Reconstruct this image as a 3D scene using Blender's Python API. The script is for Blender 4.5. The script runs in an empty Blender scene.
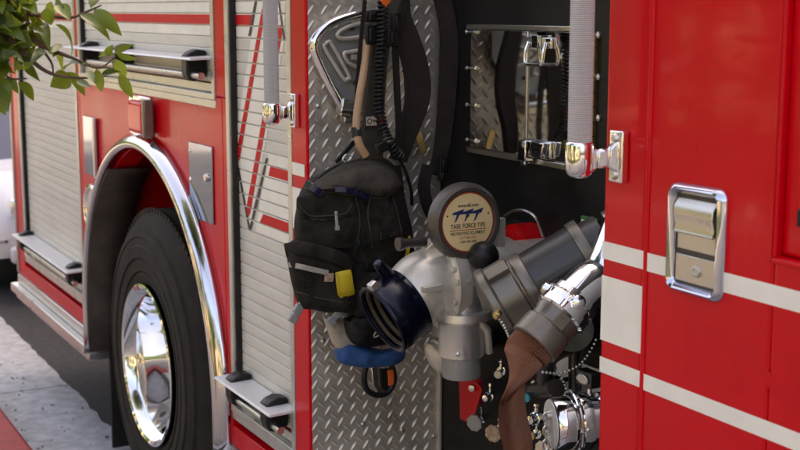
import bpy, bmesh, math, random
from mathutils import Vector, Matrix, noise
R = math.radians
random.seed(7)
scn = bpy.context.scene
COL = scn.collection

# ------------------------------------------------------------------ camera, sky, sun, exposure
F = 1311.0 / 800.0                       # focal length over picture width
YAW = R(28); PIT = math.atan(215 / 1311.0)
CAM = Vector((0, -1.45, 1.8))
FW = Vector((-math.cos(YAW) * math.cos(PIT), math.sin(YAW) * math.cos(PIT), -math.sin(PIT)))
RT = Vector((math.sin(YAW), math.cos(YAW), 0)); UP = RT.cross(FW)
cd = bpy.data.cameras.new('camera'); cam = bpy.data.objects.new('camera', cd); COL.objects.link(cam)
cam.matrix_world = Matrix((( RT.x, UP.x, -FW.x, CAM.x), (RT.y, UP.y, -FW.y, CAM.y), (RT.z, UP.z, -FW.z, CAM.z), (0, 0, 0, 1)))
cd.sensor_width = 36; cd.lens = 36 * F; cd.clip_start = .05; cd.clip_end = 2000
cd.dof.use_dof = True; cd.dof.focus_distance = 3.0; cd.dof.aperture_fstop = 7.0
scn.camera = cam
SUN_EL = R(45)
SH = Vector((-.30, .95, 0)).normalized()
SD = Vector((SH.x * math.cos(SUN_EL), SH.y * math.cos(SUN_EL), math.sin(SUN_EL)))     # towards the sun
w = bpy.data.worlds.new('World'); scn.world = w; w.use_nodes = True
nt = w.node_tree; nt.nodes.clear()
sky = nt.nodes.new('ShaderNodeTexSky'); sky.sky_type = 'NISHITA'; sky.sun_disc = False
sky.sun_elevation = SUN_EL; sky.sun_rotation = math.atan2(SD.x, SD.y); sky.air_density = .7; sky.dust_density = 7.0; sky.ozone_density = .3
bg = nt.nodes.new('ShaderNodeBackground'); bg.inputs[1].default_value = .13
wo = nt.nodes.new('ShaderNodeOutputWorld')
nt.links.new(sky.outputs[0], bg.inputs[0]); nt.links.new(bg.outputs[0], wo.inputs[0])
sl = bpy.data.lights.new('sun', 'SUN'); sl.energy = 4.0; sl.angle = R(.5); sl.color = (1, .93, .82)
so = bpy.data.objects.new('sun', sl); COL.objects.link(so)
so.rotation_euler = SD.to_track_quat('Z', 'Y').to_euler(); so.location = (0, 0, 30)
scn.view_settings.view_transform = 'Standard'; scn.view_settings.look = 'None'
scn.view_settings.gamma = 1; scn.view_settings.exposure = 2.85
scn.view_settings.use_white_balance = True; scn.view_settings.white_balance_temperature = 8300; scn.view_settings.white_balance_tint = 14
try: scn.view_settings.use_curve_mapping = False
except Exception: pass
scn.render.engine = 'CYCLES'
scn.cycles.max_bounces = 10; scn.cycles.transparent_max_bounces = 12

# ------------------------------------------------------------------ measuring: a photograph point on a known plane of the place
def ray(px, py): return FW + RT * ((px - 400) / 1311) + UP * ((225 - py) / 1311)
def S(px, py, Y=0.0):
    d = ray(px, py); return CAM + d * ((Y - CAM.y) / d.y)
def N(px, py, X):
    d = ray(px, py); return CAM + d * ((X - CAM.x) / d.x)
def G(px, py, Z=0.0):
    d = ray(px, py); return CAM + d * ((Z - CAM.z) / d.z)

# ------------------------------------------------------------------ materials
MAT = {}
def mat(name, col, rough=.5, metal=0.0, coat=0.0, var=0.0, vscale=8.0, bump=0.0, bscale=60.0, rvar=0.0, spec=.5, coatr=.04, tint=None, stretch=None):
    m = bpy.data.materials.new(name); m.use_nodes = True
    nt = m.node_tree; p = nt.nodes['Principled BSDF']; L = nt.links
    p.inputs['Base Color'].default_value = (*col, 1); p.inputs['Roughness'].default_value = rough
    p.inputs['Metallic'].default_value = metal; p.inputs['Coat Weight'].default_value = coat
    p.inputs['Coat Roughness'].default_value = coatr
    p.inputs['Specular IOR Level'].default_value = spec
    tc = nt.nodes.new('ShaderNodeTexCoord'); src = tc.outputs['Object']
    if stretch:
        mp = nt.nodes.new('ShaderNodeMapping'); mp.inputs['Scale'].default_value = stretch
        L.new(src, mp.inputs['Vector']); src = mp.outputs[0]
    if var or rvar:
        n = nt.nodes.new('ShaderNodeTexNoise'); n.inputs['Scale'].default_value = vscale; n.inputs['Detail'].default_value = 6
        n.inputs['Roughness'].default_value = .62
        L.new(src, n.inputs['Vector'])
        if var:
            r = nt.nodes.new('ShaderNodeValToRGB'); L.new(n.outputs['Fac'], r.inputs[0])
            t = tint or tuple(c * (1 - var) for c in col)
            r.color_ramp.elements[0].position = .32; r.color_ramp.elements[0].color = (*t, 1)
            r.color_ramp.elements[1].position = .66; r.color_ramp.elements[1].color = (*[min(1, c * (1 + var * .5)) for c in col], 1)
            L.new(r.outputs[0], p.inputs['Base Color'])
        if rvar:
            mr = nt.nodes.new('ShaderNodeMapRange'); L.new(n.outputs['Fac'], mr.inputs[0])
            mr.inputs[1].default_value = .3; mr.inputs[2].default_value = .7
            mr.inputs[3].default_value = max(.02, rough - rvar); mr.inputs[4].default_value = min(1, rough + rvar)
            L.new(mr.outputs[0], p.inputs['Roughness'])
    if bump:
        n2 = nt.nodes.new('ShaderNodeTexNoise'); n2.inputs['Scale'].default_value = bscale; n2.inputs['Detail'].default_value = 4
        L.new(src, n2.inputs['Vector'])
        b = nt.nodes.new('ShaderNodeBump'); b.inputs['Strength'].default_value = bump; b.inputs['Distance'].default_value = .004
        L.new(n2.outputs['Fac'], b.inputs['Height']); L.new(b.outputs[0], p.inputs['Normal'])
    MAT[name] = m
    return m
RED = mat('red_paint', (.66, .002, .010), .30, 0, .12, var=.08, vscale=2.2, bump=.012, bscale=26, coatr=.05, spec=.16, rvar=.05)
RED2 = mat('cab_red_paint', (.66, .002, .010), .30, 0, .18, var=.06, vscale=2.2, bump=.02, bscale=9, coatr=.06, spec=.18, rvar=.06)
REDK = mat('red_gloss', (.56, .005, .008), .3, 0, .2, spec=.25)
WHITE = mat('white_vinyl', (.89, .85, .76), .42, var=.07, vscale=9, bump=.06, bscale=420)
SHELF = mat('shelf_aluminium', (.72, .71, .69), .38, .25, var=.05, vscale=6)
REDV = mat('red_vinyl', (.66, .006, .010), .5, var=.06, spec=.25, vscale=9)
BLACKV = mat('black_vinyl', (.02, .02, .022), .45)
SLAT = mat('aluminium_slat', (.70, .665, .60), .45, .05, var=.10, vscale=3.5, bump=.03, bscale=180, rvar=.06, stretch=(1, 1, 4))
ALU = mat('aluminium', (.66, .65, .62), .34, .85, var=.12, vscale=14, rvar=.1)
CHROME = mat('chrome', (.86, .86, .87), .05, 1.0, rvar=.03, vscale=6)
PLATE = mat('polished_plate', (.24, .27, .34), .06, 1.0, rvar=.03, vscale=6, bump=.01, bscale=5)  # dark bluish reflection of the street is put into the metal colour
FENDER = mat('fender_steel', (.66, .64, .66), .09, 1.0, rvar=.04, vscale=6)
HANDLE = mat('handle_chrome', (.55, .57, .64), .06, 1.0, rvar=.03, vscale=6)  # bluish tone of its reflections is put into the chrome colour
MIRROR = mat('mirror_steel', (.74, .72, .69), .045, 1.0, rvar=.03, vscale=7, bump=.015, bscale=5)
STEEL = mat('brushed_steel', (.62, .60, .56), .30, 1.0, var=.05, vscale=7, rvar=.05)
TREAD = mat('tread_plate', (.66, .585, .49), .36, .45, var=.20, vscale=5, rvar=.12, bump=.06, bscale=240, tint=(.43, .375, .31))
CAST = mat('cast_silver', (.63, .575, .485), .36, .4, coat=.25, var=.16, vscale=18, bump=.10, bscale=160)
CASTD = mat('cast_grey', (.33, .325, .31), .5, .4, var=.12, vscale=20, bump=.1, bscale=160)
HARD = mat('hard_anodised', (.20, .172, .138), .34, .6, var=.14, vscale=9, rvar=.08, bump=.04, bscale=160)
PIPE = mat('dark_pipe', (.040, .033, .030), .34, .2, coat=.3, var=.15, vscale=12)
BLUE = mat('blue_anodised', (.0025, .0045, .015), .22, .45, var=.18, vscale=24, rvar=.08)
BLACK = mat('black_panel', (.011, .0098, .0092), .46, 0, 0, spec=.3, var=.5, vscale=6, rvar=.16, bump=.03, bscale=120, tint=(.007, .0065, .0065))
PLAST = mat('black_plastic', (.009, .0085, .008), .40, spec=.35, var=.2, vscale=30, bump=.05, bscale=200)
RUBBER = mat('rubber', (.014, .012, .0105), .75, spec=.25, var=.35, vscale=9, bump=.2, bscale=110, tint=(.036, .029, .023))
GRIP = mat('grip_grey', (.46, .42, .40), .6, var=.25, vscale=60, bump=.8, bscale=380)
FAB = mat('black_fabric', (.030, .0245, .019), .85, spec=.22, var=.30, vscale=26, bump=.5, bscale=520, tint=(.012, .010, .008))
FAB2 = mat('grey_fabric', (.066, .054, .043), .85, spec=.22, var=.25, vscale=22, bump=.5, bscale=480)
STRAP = mat('webbing', (.022, .017, .0145), .85, spec=.2, var=.25, vscale=40, bump=.6, bscale=420)
STRAPP = mat('padded_strap', (.034, .023, .021), .85, spec=.2, var=.25, vscale=22, bump=.5, bscale=420)
REFL = mat('reflective_tape', (.40, .37, .32), .45, .2, var=.12, vscale=30)
WHEELR = mat('wheel_grey', (.105, .088, .074), .40, .4, var=.15, vscale=14, bump=.06, bscale=160)
YEL = mat('yellow_tag', (.60, .44, .025), .5, var=.2, vscale=24)
ORG = mat('orange_plastic', (.75, .13, .015), .45)
PATCH = mat('patch_cloth', (.50, .40, .28), .8, var=.3, vscale=160, tint=(.20, .07, .03))
TAN = mat('tan_hose', (.42, .25, .13), .5, coat=.2, var=.12, vscale=25)
BLUEF = mat('blue_cloth', (.018, .085, .25), .75, var=.25, vscale=30, bump=.35, bscale=300)
BEIGE = mat('beige_cloth', (.44, .37, .29), .85, var=.22, vscale=24, bump=.5, bscale=300)
HOSE = mat('brown_hose', (.255, .108, .062), .58, var=.2, vscale=18, bump=.25, bscale=300)
MOUTH = mat('mouth_metal', (.20, .16, .105), .40, .6, var=.25, vscale=40)
BRASS = mat('brass', (.52, .37, .17), .3, .9, var=.2, vscale=30)
GOLD = mat('label_cream', (.86, .64, .33), .5, var=.05, vscale=20)
NAVY = mat('label_navy', (.012, .03, .12), .5)
INK = mat('label_ink', (.02, .018, .018), .5)
REDINK = mat('label_red', (.42, .05, .025), .5)
REDLENS = mat('red_lens', (.75, .010, .012), .2, 0, .05, spec=.15)
GREEN = mat('green_label', (.05, .16, .04), .5)
CYAN = mat('cyan_label', (.02, .34, .42), .5)
LINER = mat('liner_brown', (.075, .058, .046), .7, spec=.25, var=.4, vscale=9, bump=.2, bscale=60)
LENSB = mat('tinted_lens', (.012, .016, .05), .12, .3, coat=1.0)
DARK = mat('undercarriage', (.012, .011, .010), .85)
GHOST = mat('ghost_lettering', (.635, .002, .010), .31, 0, .16, coatr=.06, spec=.18)
ASPH = mat('asphalt', (.045, .043, .043), .9, var=.35, vscale=30, bump=.8, bscale=260)
CONC = mat('concrete', (.45, .46, .47), .88, var=.22, vscale=14, bump=.9, bscale=150, tint=(.31, .315, .32))
PAVE = mat('paving', (.20, .19, .18), .85, var=.3, vscale=3, bump=.4, bscale=120)  # colour darkened to stand in for shade over the pavement
KERBR = mat('kerb_red', (.34, .030, .028), .65, var=.25, vscale=14, bump=.3, bscale=120)
CARW = mat('car_white', (.60, .61, .64), .28, 0, .4)
GLASS = mat('car_glass', (.02, .05, .14), .08, 0, 0, spec=.25)  # blue of the reflected sky is put into the glass colour
BARK = mat('bark', (.11, .075, .05), .9, var=.4, vscale=18, bump=.8, bscale=60)
STUCCO = mat('stucco', (.52, .40, .28), .9, var=.12, vscale=2, bump=.2, bscale=90)
_g = GRIP.node_tree; _p = _g.nodes['Principled BSDF']; _tc = _g.nodes.new('ShaderNodeTexCoord'); _w = _g.nodes.new('ShaderNodeTexWave')
_w.bands_direction = 'Z'; _w.inputs['Scale'].default_value = 85; _g.links.new(_tc.outputs['Object'], _w.inputs['Vector'])
_r = _g.nodes.new('ShaderNodeValToRGB'); _r.color_ramp.elements[0].color = (.44, .41, .385, 1); _r.color_ramp.elements[1].color = (.68, .64, .60, 1)
_g.links.new(_w.outputs['Fac'], _r.inputs[0]); _g.links.new(_r.outputs[0], _p.inputs['Base Color'])
_b = _g.nodes.new('ShaderNodeBump'); _b.inputs['Strength'].default_value = .6; _b.inputs['Distance'].default_value = .002
_g.links.new(_w.outputs['Fac'], _b.inputs['Height']); _g.links.new(_b.outputs[0], _p.inputs['Normal'])
def leafmat(name, a, b, tr):
    m = bpy.data.materials.new(name); m.use_nodes = True; nt = m.node_tree; p = nt.nodes['Principled BSDF']; L = nt.links
    out = nt.nodes['Material Output']
    g = nt.nodes.new('ShaderNodeNewGeometry'); r = nt.nodes.new('ShaderNodeValToRGB')
    r.color_ramp.elements[0].color = (*a, 1); r.color_ramp.elements[1].color = (*b, 1)
    L.new(g.outputs['Random Per Island'], r.inputs[0]); L.new(r.outputs[0], p.inputs['Base Color'])
    p.inputs['Roughness'].default_value = .32
    t = nt.nodes.new('ShaderNodeBsdfTranslucent'); t.inputs[0].default_value = (*tr, 1)
    mx = nt.nodes.new('ShaderNodeMixShader'); mx.inputs[0].default_value = .38
    L.new(p.outputs[0], mx.inputs[1]); L.new(t.outputs[0], mx.inputs[2]); L.new(mx.outputs[0], out.inputs[0])
    MAT[name] = m; return m
LEAF = leafmat('leaf', (.010, .046, .012), (.14, .19, .018), (.24, .32, .03))
LEAFC = leafmat('crown_leaf', (.02, .045, .016), (.05, .08, .018), (.08, .12, .02))
HEDGE = leafmat('hedge_leaf', (.04, .07, .015), (.12, .14, .02), (.2, .22, .03))

# ------------------------------------------------------------------ mesh builder
def basis(axis):
    a = Vector(axis).normalized()
    t = Vector((0, 0, 1)) if abs(a.z) < .9 else Vector((1, 0, 0))
    u = t.cross(a).normalized(); v = a.cross(u)
    return a, u, v
def catmull(pts, n=8):
    P = [Vector(p) for p in pts]
    if len(P) < 3: return P
    P = [P[0] * 2 - P[1]] + P + [P[-1] * 2 - P[-2]]
    out = []
    for i in range(1, len(P) - 2):
        a, b, c, d = P[i - 1:i + 3]
        for k in range(n):
            t = k / n
            out.append(.5 * ((2 * b) + (c - a) * t + (2 * a - 5 * b + 4 * c - d) * t * t + (3 * b - a - 3 * c + d) * t ** 3))
    out.append(P[-2]); return out
class MB:
    def __init__(s): s.v = []; s.f = []; s.m = []; s.cur = 0; s.cut = []
    def add(s, vs, fs):
        o = len(s.v); s.v += [tuple(x) for x in vs]
        for f in fs: s.f.append([i + o for i in f]); s.m.append(s.cur)
        return s
    def next(s): s.cut.append((len(s.v), len(s.f))); return s      # what follows is a piece of its own
    def box(s, x0, x1, y0, y1, z0, z1):
        x0, x1 = min(x0, x1), max(x0, x1); y0, y1 = min(y0, y1), max(y0, y1); z0, z1 = min(z0, z1), max(z0, z1)
        vs = [(x0, y0, z0), (x1, y0, z0), (x1, y1, z0), (x0, y1, z0), (x0, y0, z1), (x1, y0, z1), (x1, y1, z1), (x0, y1, z1)]
        return s.add(vs, [(0, 3, 2, 1), (4, 5, 6, 7), (0, 1, 5, 4), (1, 2, 6, 5), (2, 3, 7, 6), (3, 0, 4, 7)])
    def obox(s, c, du, dv, dn):                     # box from centre and three half vectors
        c, du, dv, dn = Vector(c), Vector(du), Vector(dv), Vector(dn)
        vs = [c + du * a + dv * b + dn * e for e in (-1, 1) for a, b in ((-1, -1), (1, -1), (1, 1), (-1, 1))]
        if du.cross(dv).dot(dn) < 0: fs = [(0, 1, 2, 3), (7, 6, 5, 4), (4, 5, 1, 0), (5, 6, 2, 1), (6, 7, 3, 2), (7, 4, 0, 3)]
        else: fs = [(3, 2, 1, 0), (4, 5, 6, 7), (0, 1, 5, 4), (1, 2, 6, 5), (2, 3, 7, 6), (3, 0, 4, 7)]
        return s.add(vs, fs)
    def prism(s, poly, n):                          # poly: 3D points (planar), extruded by n
        k = len(poly); n = Vector(n); A = [Vector(p) for p in poly]
        nrm = Vector((0, 0, 0))
        for i in range(k): nrm += A[i].cross(A[(i + 1) % k])
        if nrm.dot(n) < 0: A.reverse()
        vs = A + [p + n for p in A]
        fs = [tuple(reversed(range(k))), tuple(range(k, 2 * k))] + [(i, (i + 1) % k, k + (i + 1) % k, k + i) for i in range(k)]
        return s.add(vs, fs)
    def face(s, poly): return s.add(poly, [tuple(range(len(poly)))])
    def tube(s, path, rad, seg=14, cap=True, flat=None):
        P = [Vector(p) for p in path]; n = len(P)
        r = rad if isinstance(rad, (list, tuple)) else [rad] * n
        if len(r) != n: r = [r[0] + (r[-1] - r[0]) * i / (n - 1) for i in range(n)]
        T = [(P[min(i + 1, n - 1)] - P[max(i - 1, 0)]).normalized() for i in range(n)]
        a, u, v = basis(T[0]); vs = []; fs = []
        for i in range(n):
            u = (u - T[i] * u.dot(T[i])).normalized(); v = T[i].cross(u)
            for k in range(seg):
                t = 2 * math.pi * k / seg; vs.append(P[i] + u * (r[i] * math.cos(t)) + v * (r[i] * math.sin(t)))
        for i in range(n - 1):
            for k in range(seg):
                fs.append((i * seg + k, i * seg + (k + 1) % seg, (i + 1) * seg + (k + 1) % seg, (i + 1) * seg + k))
        if cap: fs += [tuple(reversed(range(seg))), tuple(range((n - 1) * seg, n * seg))]
        return s.add(vs, fs)
    def lathe(s, o, axis, prof, seg=32, closed=False, cap0=True):   # prof: (distance along axis, radius)
        a, u, v = basis(axis); o = Vector(o); vs = []; fs = []; n = len(prof)
        for d, r in prof:
            for k in range(seg):
                t = 2 * math.pi * k / seg; vs.append(o + a * d + u * (r * math.cos(t)) + v * (r * math.sin(t)))
        for i in range(n if closed else n - 1):
            j = (i + 1) % n
            for k in range(seg): fs.append((i * seg + k, i * seg + (k + 1) % seg, j * seg + (k + 1) % seg, j * seg + k))
        if not closed:
            if cap0 and prof[0][1] > 1e-5: fs.append(tuple(reversed(range(seg))))
            if prof[-1][1] > 1e-5: fs.append(tuple(range((n - 1) * seg, n * seg)))
        return s.add(vs, fs)
    def ribbon(s, path, wdir, width, thick, nn=8):
        P = catmull(path, nn); n = len(P); vs = []; fs = []
        wd = [Vector(x) for x in wdir] if isinstance(wdir, list) else [Vector(wdir)]
        wv = width if isinstance(width, list) else [width]
        def samp(L, t):
            if len(L) == 1: return L[0]
            q = t * (len(L) - 1); i = min(int(q), len(L) - 2); return L[i] + (L[i + 1] - L[i]) * (q - i)
        for i in range(n):
            t = i / (n - 1); T = (P[min(i + 1, n - 1)] - P[max(i - 1, 0)]).normalized()
            W = samp(wd, t); W = (W - T * W.dot(T)).normalized(); Nn = T.cross(W); h = samp(wv, t) / 2; q = thick / 2
            for a, b in ((-1, -.4), (-.86, -1), (.86, -1), (1, -.4), (1, .4), (.86, 1), (-.86, 1), (-1, .4)):
                vs.append(P[i] + W * (h * a) + Nn * (q * b))
        for i in range(n - 1):
            for k in range(8): fs.append((i * 8 + k, i * 8 + (k + 1) % 8, (i + 1) * 8 + (k + 1) % 8, (i + 1) * 8 + k))
        fs += [tuple(reversed(range(8))), tuple(range((n - 1) * 8, n * 8))]
        return s.add(vs, fs)
    def pillow(s, outline, o, n, thick, rings=12, m=88, pw=2.6, amp=.0, fs_=18.0, back=.25, seed=0):
        O = catmull([*outline, outline[0]], 10)[:-1]
        c = sum(O, Vector()) / len(O); n = Vector(n).normalized()
        L = [0.0]
        for i in range(len(O)): L.append(L[-1] + (O[(i + 1) % len(O)] - O[i]).length)
        Q = []
        for k in range(m):
            t = L[-1] * k / m; i = max(j for j in range(len(O)) if L[j] <= t + 1e-9)
            Q.append(O[i].lerp(O[(i + 1) % len(O)], (t - L[i]) / max(1e-9, L[i + 1] - L[i])))
        vs = []; fs = []
        def put(sign, r, q, h):
            p = c + (q - c) * r
            d = sign * h * max(0, 1 - r ** pw) ** (1 / pw)
            if amp and sign > 0:
                w_ = noise.fractal(Vector((p.x * .6 + seed, p.y, p.z * .55)) * fs_, 1.0, 2.0, 4)
                w_ += 1.4 * (.5 - abs(noise.noise(Vector((seed + p.z * 9, p.y * 7 + p.z * 14, 3)))))
                d += amp * w_ * (1 - r ** 6)
            vs.append(p + n * d)
        for ri in range(rings):
            r = math.sin(math.pi / 2 * (ri + 1) / rings)
            for q in Q: put(1, r, q, thick)
        for ri in range(rings - 2, -1, -1):
            r = math.sin(math.pi / 2 * (ri + 1) / rings)
            for q in Q: put(-1, r, q, thick * back)
        tot = 2 * rings - 1
        for i in range(tot - 1):
            for k in range(m): fs.append((i * m + k, (i + 1) * m + k, (i + 1) * m + (k + 1) % m, i * m + (k + 1) % m))
        fs.append(tuple(range(m))); fs.append(tuple(reversed(range((tot - 1) * m, tot * m))))
        return s.add(vs, fs)
    def build_each(s, name, mats, parent=None, **k):
        c = [(0, 0)] + [q for q in s.cut if q != (0, 0)] + [(len(s.v), len(s.f))]; out = []
        for (v0, f0), (v1, f1) in zip(c, c[1:]):
            if f1 <= f0: continue
            m = MB(); m.v = s.v[v0:v1]; m.f = [[i - v0 for i in f] for f in s.f[f0:f1]]; m.m = s.m[f0:f1]; out.append(m.build(name, mats, parent, **k))
        return out
    def build(s, name, mats, parent=None, bevel=0, ang=38, seg=2, origin=None):
        me = bpy.data.meshes.new(name)
        o3 = Vector(origin) if origin is not None else Vector((0, 0, 0))
        if origin is not None: s.v = [tuple(Vector(p) - o3) for p in s.v]
        me.from_pydata(s.v, [], s.f); me.update()
        mats = mats if isinstance(mats, list) else [mats]
        for m in mats: me.materials.append(m)
        me.polygons.foreach_set('material_index', s.m)
        bm = bmesh.new(); bm.from_mesh(me); bmesh.ops.recalc_face_normals(bm, faces=bm.faces); bm.to_mesh(me); bm.free()
        me.polygons.foreach_set('use_smooth', [True] * len(me.polygons))
        me.set_sharp_from_angle(angle=R(ang))
        ob = bpy.data.objects.new(name, me); COL.objects.link(ob)
        ob.location = o3
        if parent:
            ob.parent = parent
            q = parent; off = Vector((0, 0, 0))
            while q: off += q.location; q = q.parent
            ob.location = o3 - off
        if bevel:
            b = ob.modifiers.new('bevel', 'BEVEL'); b.width = bevel; b.segments = seg; b.limit_method = 'ANGLE'; b.angle_limit = R(40)
            b.harden_normals = False
        return ob
def thing(name, label, cat, loc=(0, 0, 0), group=None):
    o = bpy.data.objects.new(name, None); COL.objects.link(o); o.location = loc; o.empty_display_size = .1
    return tag(o, label, cat, group)
def tag(o, label, cat, group=None):
    o['label'] = label; o['category'] = cat
    if group: o['group'] = group
    return o
def struct(o, kind='structure'): o['kind'] = kind; return o
def text_mesh(mb, s, origin, u, v, n, height, width=None, shear=0.0, thick=.0006, bold=0.0):
    cu = bpy.data.curves.new('t', 'FONT'); cu.body = s; cu.align_x = 'CENTER'; cu.size = 1.0; cu.shear = shear; cu.offset = bold
    ob = bpy.data.objects.new('t', cu); COL.objects.link(ob)
    dg = bpy.context.evaluated_depsgraph_get(); me = bpy.data.meshes.new_from_object(ob.evaluated_get(dg))
    xs = [p.co.x for p in me.vertices]; ys = [p.co.y for p in me.vertices]
    k = height / .70; kx = k if width is None else width / max(1e-6, max(xs) - min(xs))
    o, u, v, n = Vector(origin), Vector(u), Vector(v), Vector(n)
    mb.add([o + u * (p.co.x * kx) + v * (p.co.y * k) + n * thick for p in me.vertices], [tuple(f.vertices) for f in me.polygons])
    bpy.data.objects.remove(ob); bpy.data.curves.remove(cu); bpy.data.meshes.remove(me)

GZ = -.13                                     # street level
# ------------------------------------------------------------------ setting: street, gutter, kerb, pavement
def slab(name, x0, x1, y0, y1, z, m, depth=.3, wob=None):
    mb = MB()
    if wob:                                   # wavy edge on the +y side
        n = 400; vs = []
        for i in range(n + 1):
            x = x0 + (x1 - x0) * i / n
            vs.append((x, y1 + wob * (noise.fractal(Vector((x * 6, 1.7, 0)), 1, 2, 4)), z))
        mb.face([(x0, y0, z), (x1, y0, z)] + list(reversed(vs)))
    else: mb.box(x0, x1, y0, y1, z - depth, z)
    return struct(mb.build(name, m))
MB_ = MB().face([(-300, -300, GZ - .008), (300, -300, GZ - .008), (300, 300, GZ - .008), (-300, 300, GZ - .008)])
struct(MB_.build('road', ASPH))
gt = MB()
for i in range(-14, 10):
    xa, xb = i * 3.05 - .55, i * 3.05 + 2.49; nn_ = 40
    e_ = [Vector((xa + (xb - xa) * k / nn_, .13 + .020 * noise.fractal(Vector(((xa + (xb - xa) * k / nn_) * 7, 1.7, 0)), 1, 2, 4), GZ)) for k in range(nn_ + 1)]
    gt.face([Vector((xa, -.34, GZ)), Vector((xb, -.34, GZ))] + e_[::-1])
struct(gt.build('gutter', CONC))
for nm, m_, a_, b_ in (('kerb', KERBR, -12, -1), ('kerb', CONC, -1, 9)):
    kb = MB()
    for i in range(a_, b_): kb.box(i * 3.05 - 2.04, i * 3.05 + .998, -.50, -.34, GZ - .2, 0)
    struct(kb.build(nm, m_, bevel=.018, seg=3))
pv = MB()
for i in range(-22, 18):
    for j in range(4):
        pv.box(i * 1.8 + .006, i * 1.8 + 1.794, -.508 - j * 1.5 - 1.488, -.508 - j * 1.5, GZ - .2, -.006)
struct(pv.build('pavement', PAVE, bevel=.008))

lt = MB()
for i in range(110):
    c = Vector((random.uniform(-9, -3), random.uniform(-.33, .12), GZ + .004)); r_ = random.choice((.003, .004, .005, .012)); a_ = random.uniform(0, 6)
    if r_ > .01: lt.add([c + Vector((math.cos(a_ + k) * r_ * f_, math.sin(a_ + k) * r_ * f_, h_)) for k, f_, h_ in ((0, 1.6, .004), (1.57, .6, 0), (3.14, 1.4, .006), (4.71, .6, .001))], [(0, 1, 2, 3)])
    else: lt.lathe(c, (0, 0, 1), [(-.002, r_), (.002, r_ * .8), (.004, 0)], 5)
o = lt.build('leaf_litter', BARK, ang=20); o['kind'] = 'stuff'
# ------------------------------------------------------------------ fire engine
FE = thing('fire_engine', 'red and white fire engine parked at the kerb with its pump panel open', 'fire engine', (-4.0, 1.2, GZ))
XR, XC, XB = -7.10, -3.262, -1.932            # rear end, body front corner, cab rear corner
PANY = .42
PITCH = .037
# main red shells behind the side skins
b = MB()
b.box(XR, XC - .012, .10, 2.40, 1.42, 3.05)
b.box(XR, -5.62, .10, 2.40, .40, 1.418); b.box(-3.90, XC - .012, .10, 2.40, .40, 1.418)
b.box(-5.618, -3.902, .78, 2.40, .30, 1.418)
b.box(XR, XR + .10, .002, .10, .40, 3.05)
b.build('body', RED, FE, bevel=.012)
# arch panel
AX, AZ, AR = -4.75, .49, .80
def arc(r, a0, a1, n, y=0.0, cx=AX, cz=AZ): return [Vector((cx + r * math.cos(a0 + (a1 - a0) * i / n), y, cz + r * math.sin(a0 + (a1 - a0) * i / n))) for i in range(n + 1)]
top = 1.525
xl, xr_ = -5.685, -3.925
pan = MB()
pan.prism([Vector((xl, 0, .395)), Vector((xl, 0, top)), Vector((xr_, 0, top)), Vector((xr_, 0, .395)), Vector((AX + AR, 0, .395))] + arc(AR, 0, math.pi, 40) + [Vector((AX - AR, 0, .395))], (0, .09, 0))
pan.build('side_panel', RED, FE, bevel=.004)
# wheel well liner
wl = MB(); n = 30
A0 = arc(AR + .03, -.12, math.pi + .12, n, .05); A1 = arc(AR + .03, -.12, math.pi + .12, n, .76)
wl.add(A0 + A1, [(i, i + 1, n + 2 + i, n + 1 + i) for i in range(n)])
wl.face([Vector((AX - 1.0, .762, .25)), Vector((AX + 1.0, .762, .25)), Vector((AX + 1.0, .762, 1.40)), Vector((AX - 1.0, .762, 1.40))])
wl.build('wheel_well', REDK, FE)
ll = MB()                                     # rubber flap at the rear of the wheel opening
aa = arc(AR - .012, math.radians(120), math.pi, 16, -.040) + [Vector((AX - AR + .012, -.040, .33))]
ab = [p + Vector((.0, .18, 0)) for p in aa]; k = len(aa)
ll.add(aa + ab, [(i, i + 1, k + i + 1, k + i) for i in range(k - 1)])
for zz in (.83, .50): ll.next().lathe((AX - AR + .016 + (.07 if zz > .7 else 0), .10, zz), (1, 0, 0), [(0, .013), (.008, .013), (.012, .008)], 10)
lo = ll.build('well_flap', LINER, FE)
so_ = lo.modifiers.new('solid', 'SOLIDIFY'); so_.thickness = .012
# chrome fender: swept profile
fp = [(.858, -.004), (.853, -.020), (.838, -.043), (.820, -.054), (.808, -.052), (.800, -.045), (.798, -.036), (.802, -.028)]
fm = MB(); n = 64; vs = []; fs = []
ang = [(-0.34 if i == 0 else 0) for i in range(1)]
path = [(AX + 1, None)]
def farc(i):
    t = -.10 + (math.pi + .2) * i / n
    return t
for i in range(n + 1):
    t = farc(i)
    for r, y in fp:
        if t < 0: vs.append(Vector((AX + r, y, AZ + t * 1.5)))
        elif t > math.pi: vs.append(Vector((AX - r, y, AZ - (t - math.pi) * 1.5)))
        else: vs.append(Vector((AX + r * math.cos(t), y, AZ + r * math.sin(t))))
m_ = len(fp)
for i in range(n):
    for j in range(m_ - 1): fs.append((i * m_ + j, i * m_ + j + 1, (i + 1) * m_ + j + 1, (i + 1) * m_ + j))
fm.add(vs, fs); fo = fm.build('fender_trim', FENDER, FE, ang=60)
sd = fo.modifiers.new('solid', 'SOLIDIFY'); sd.thickness = .003
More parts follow.
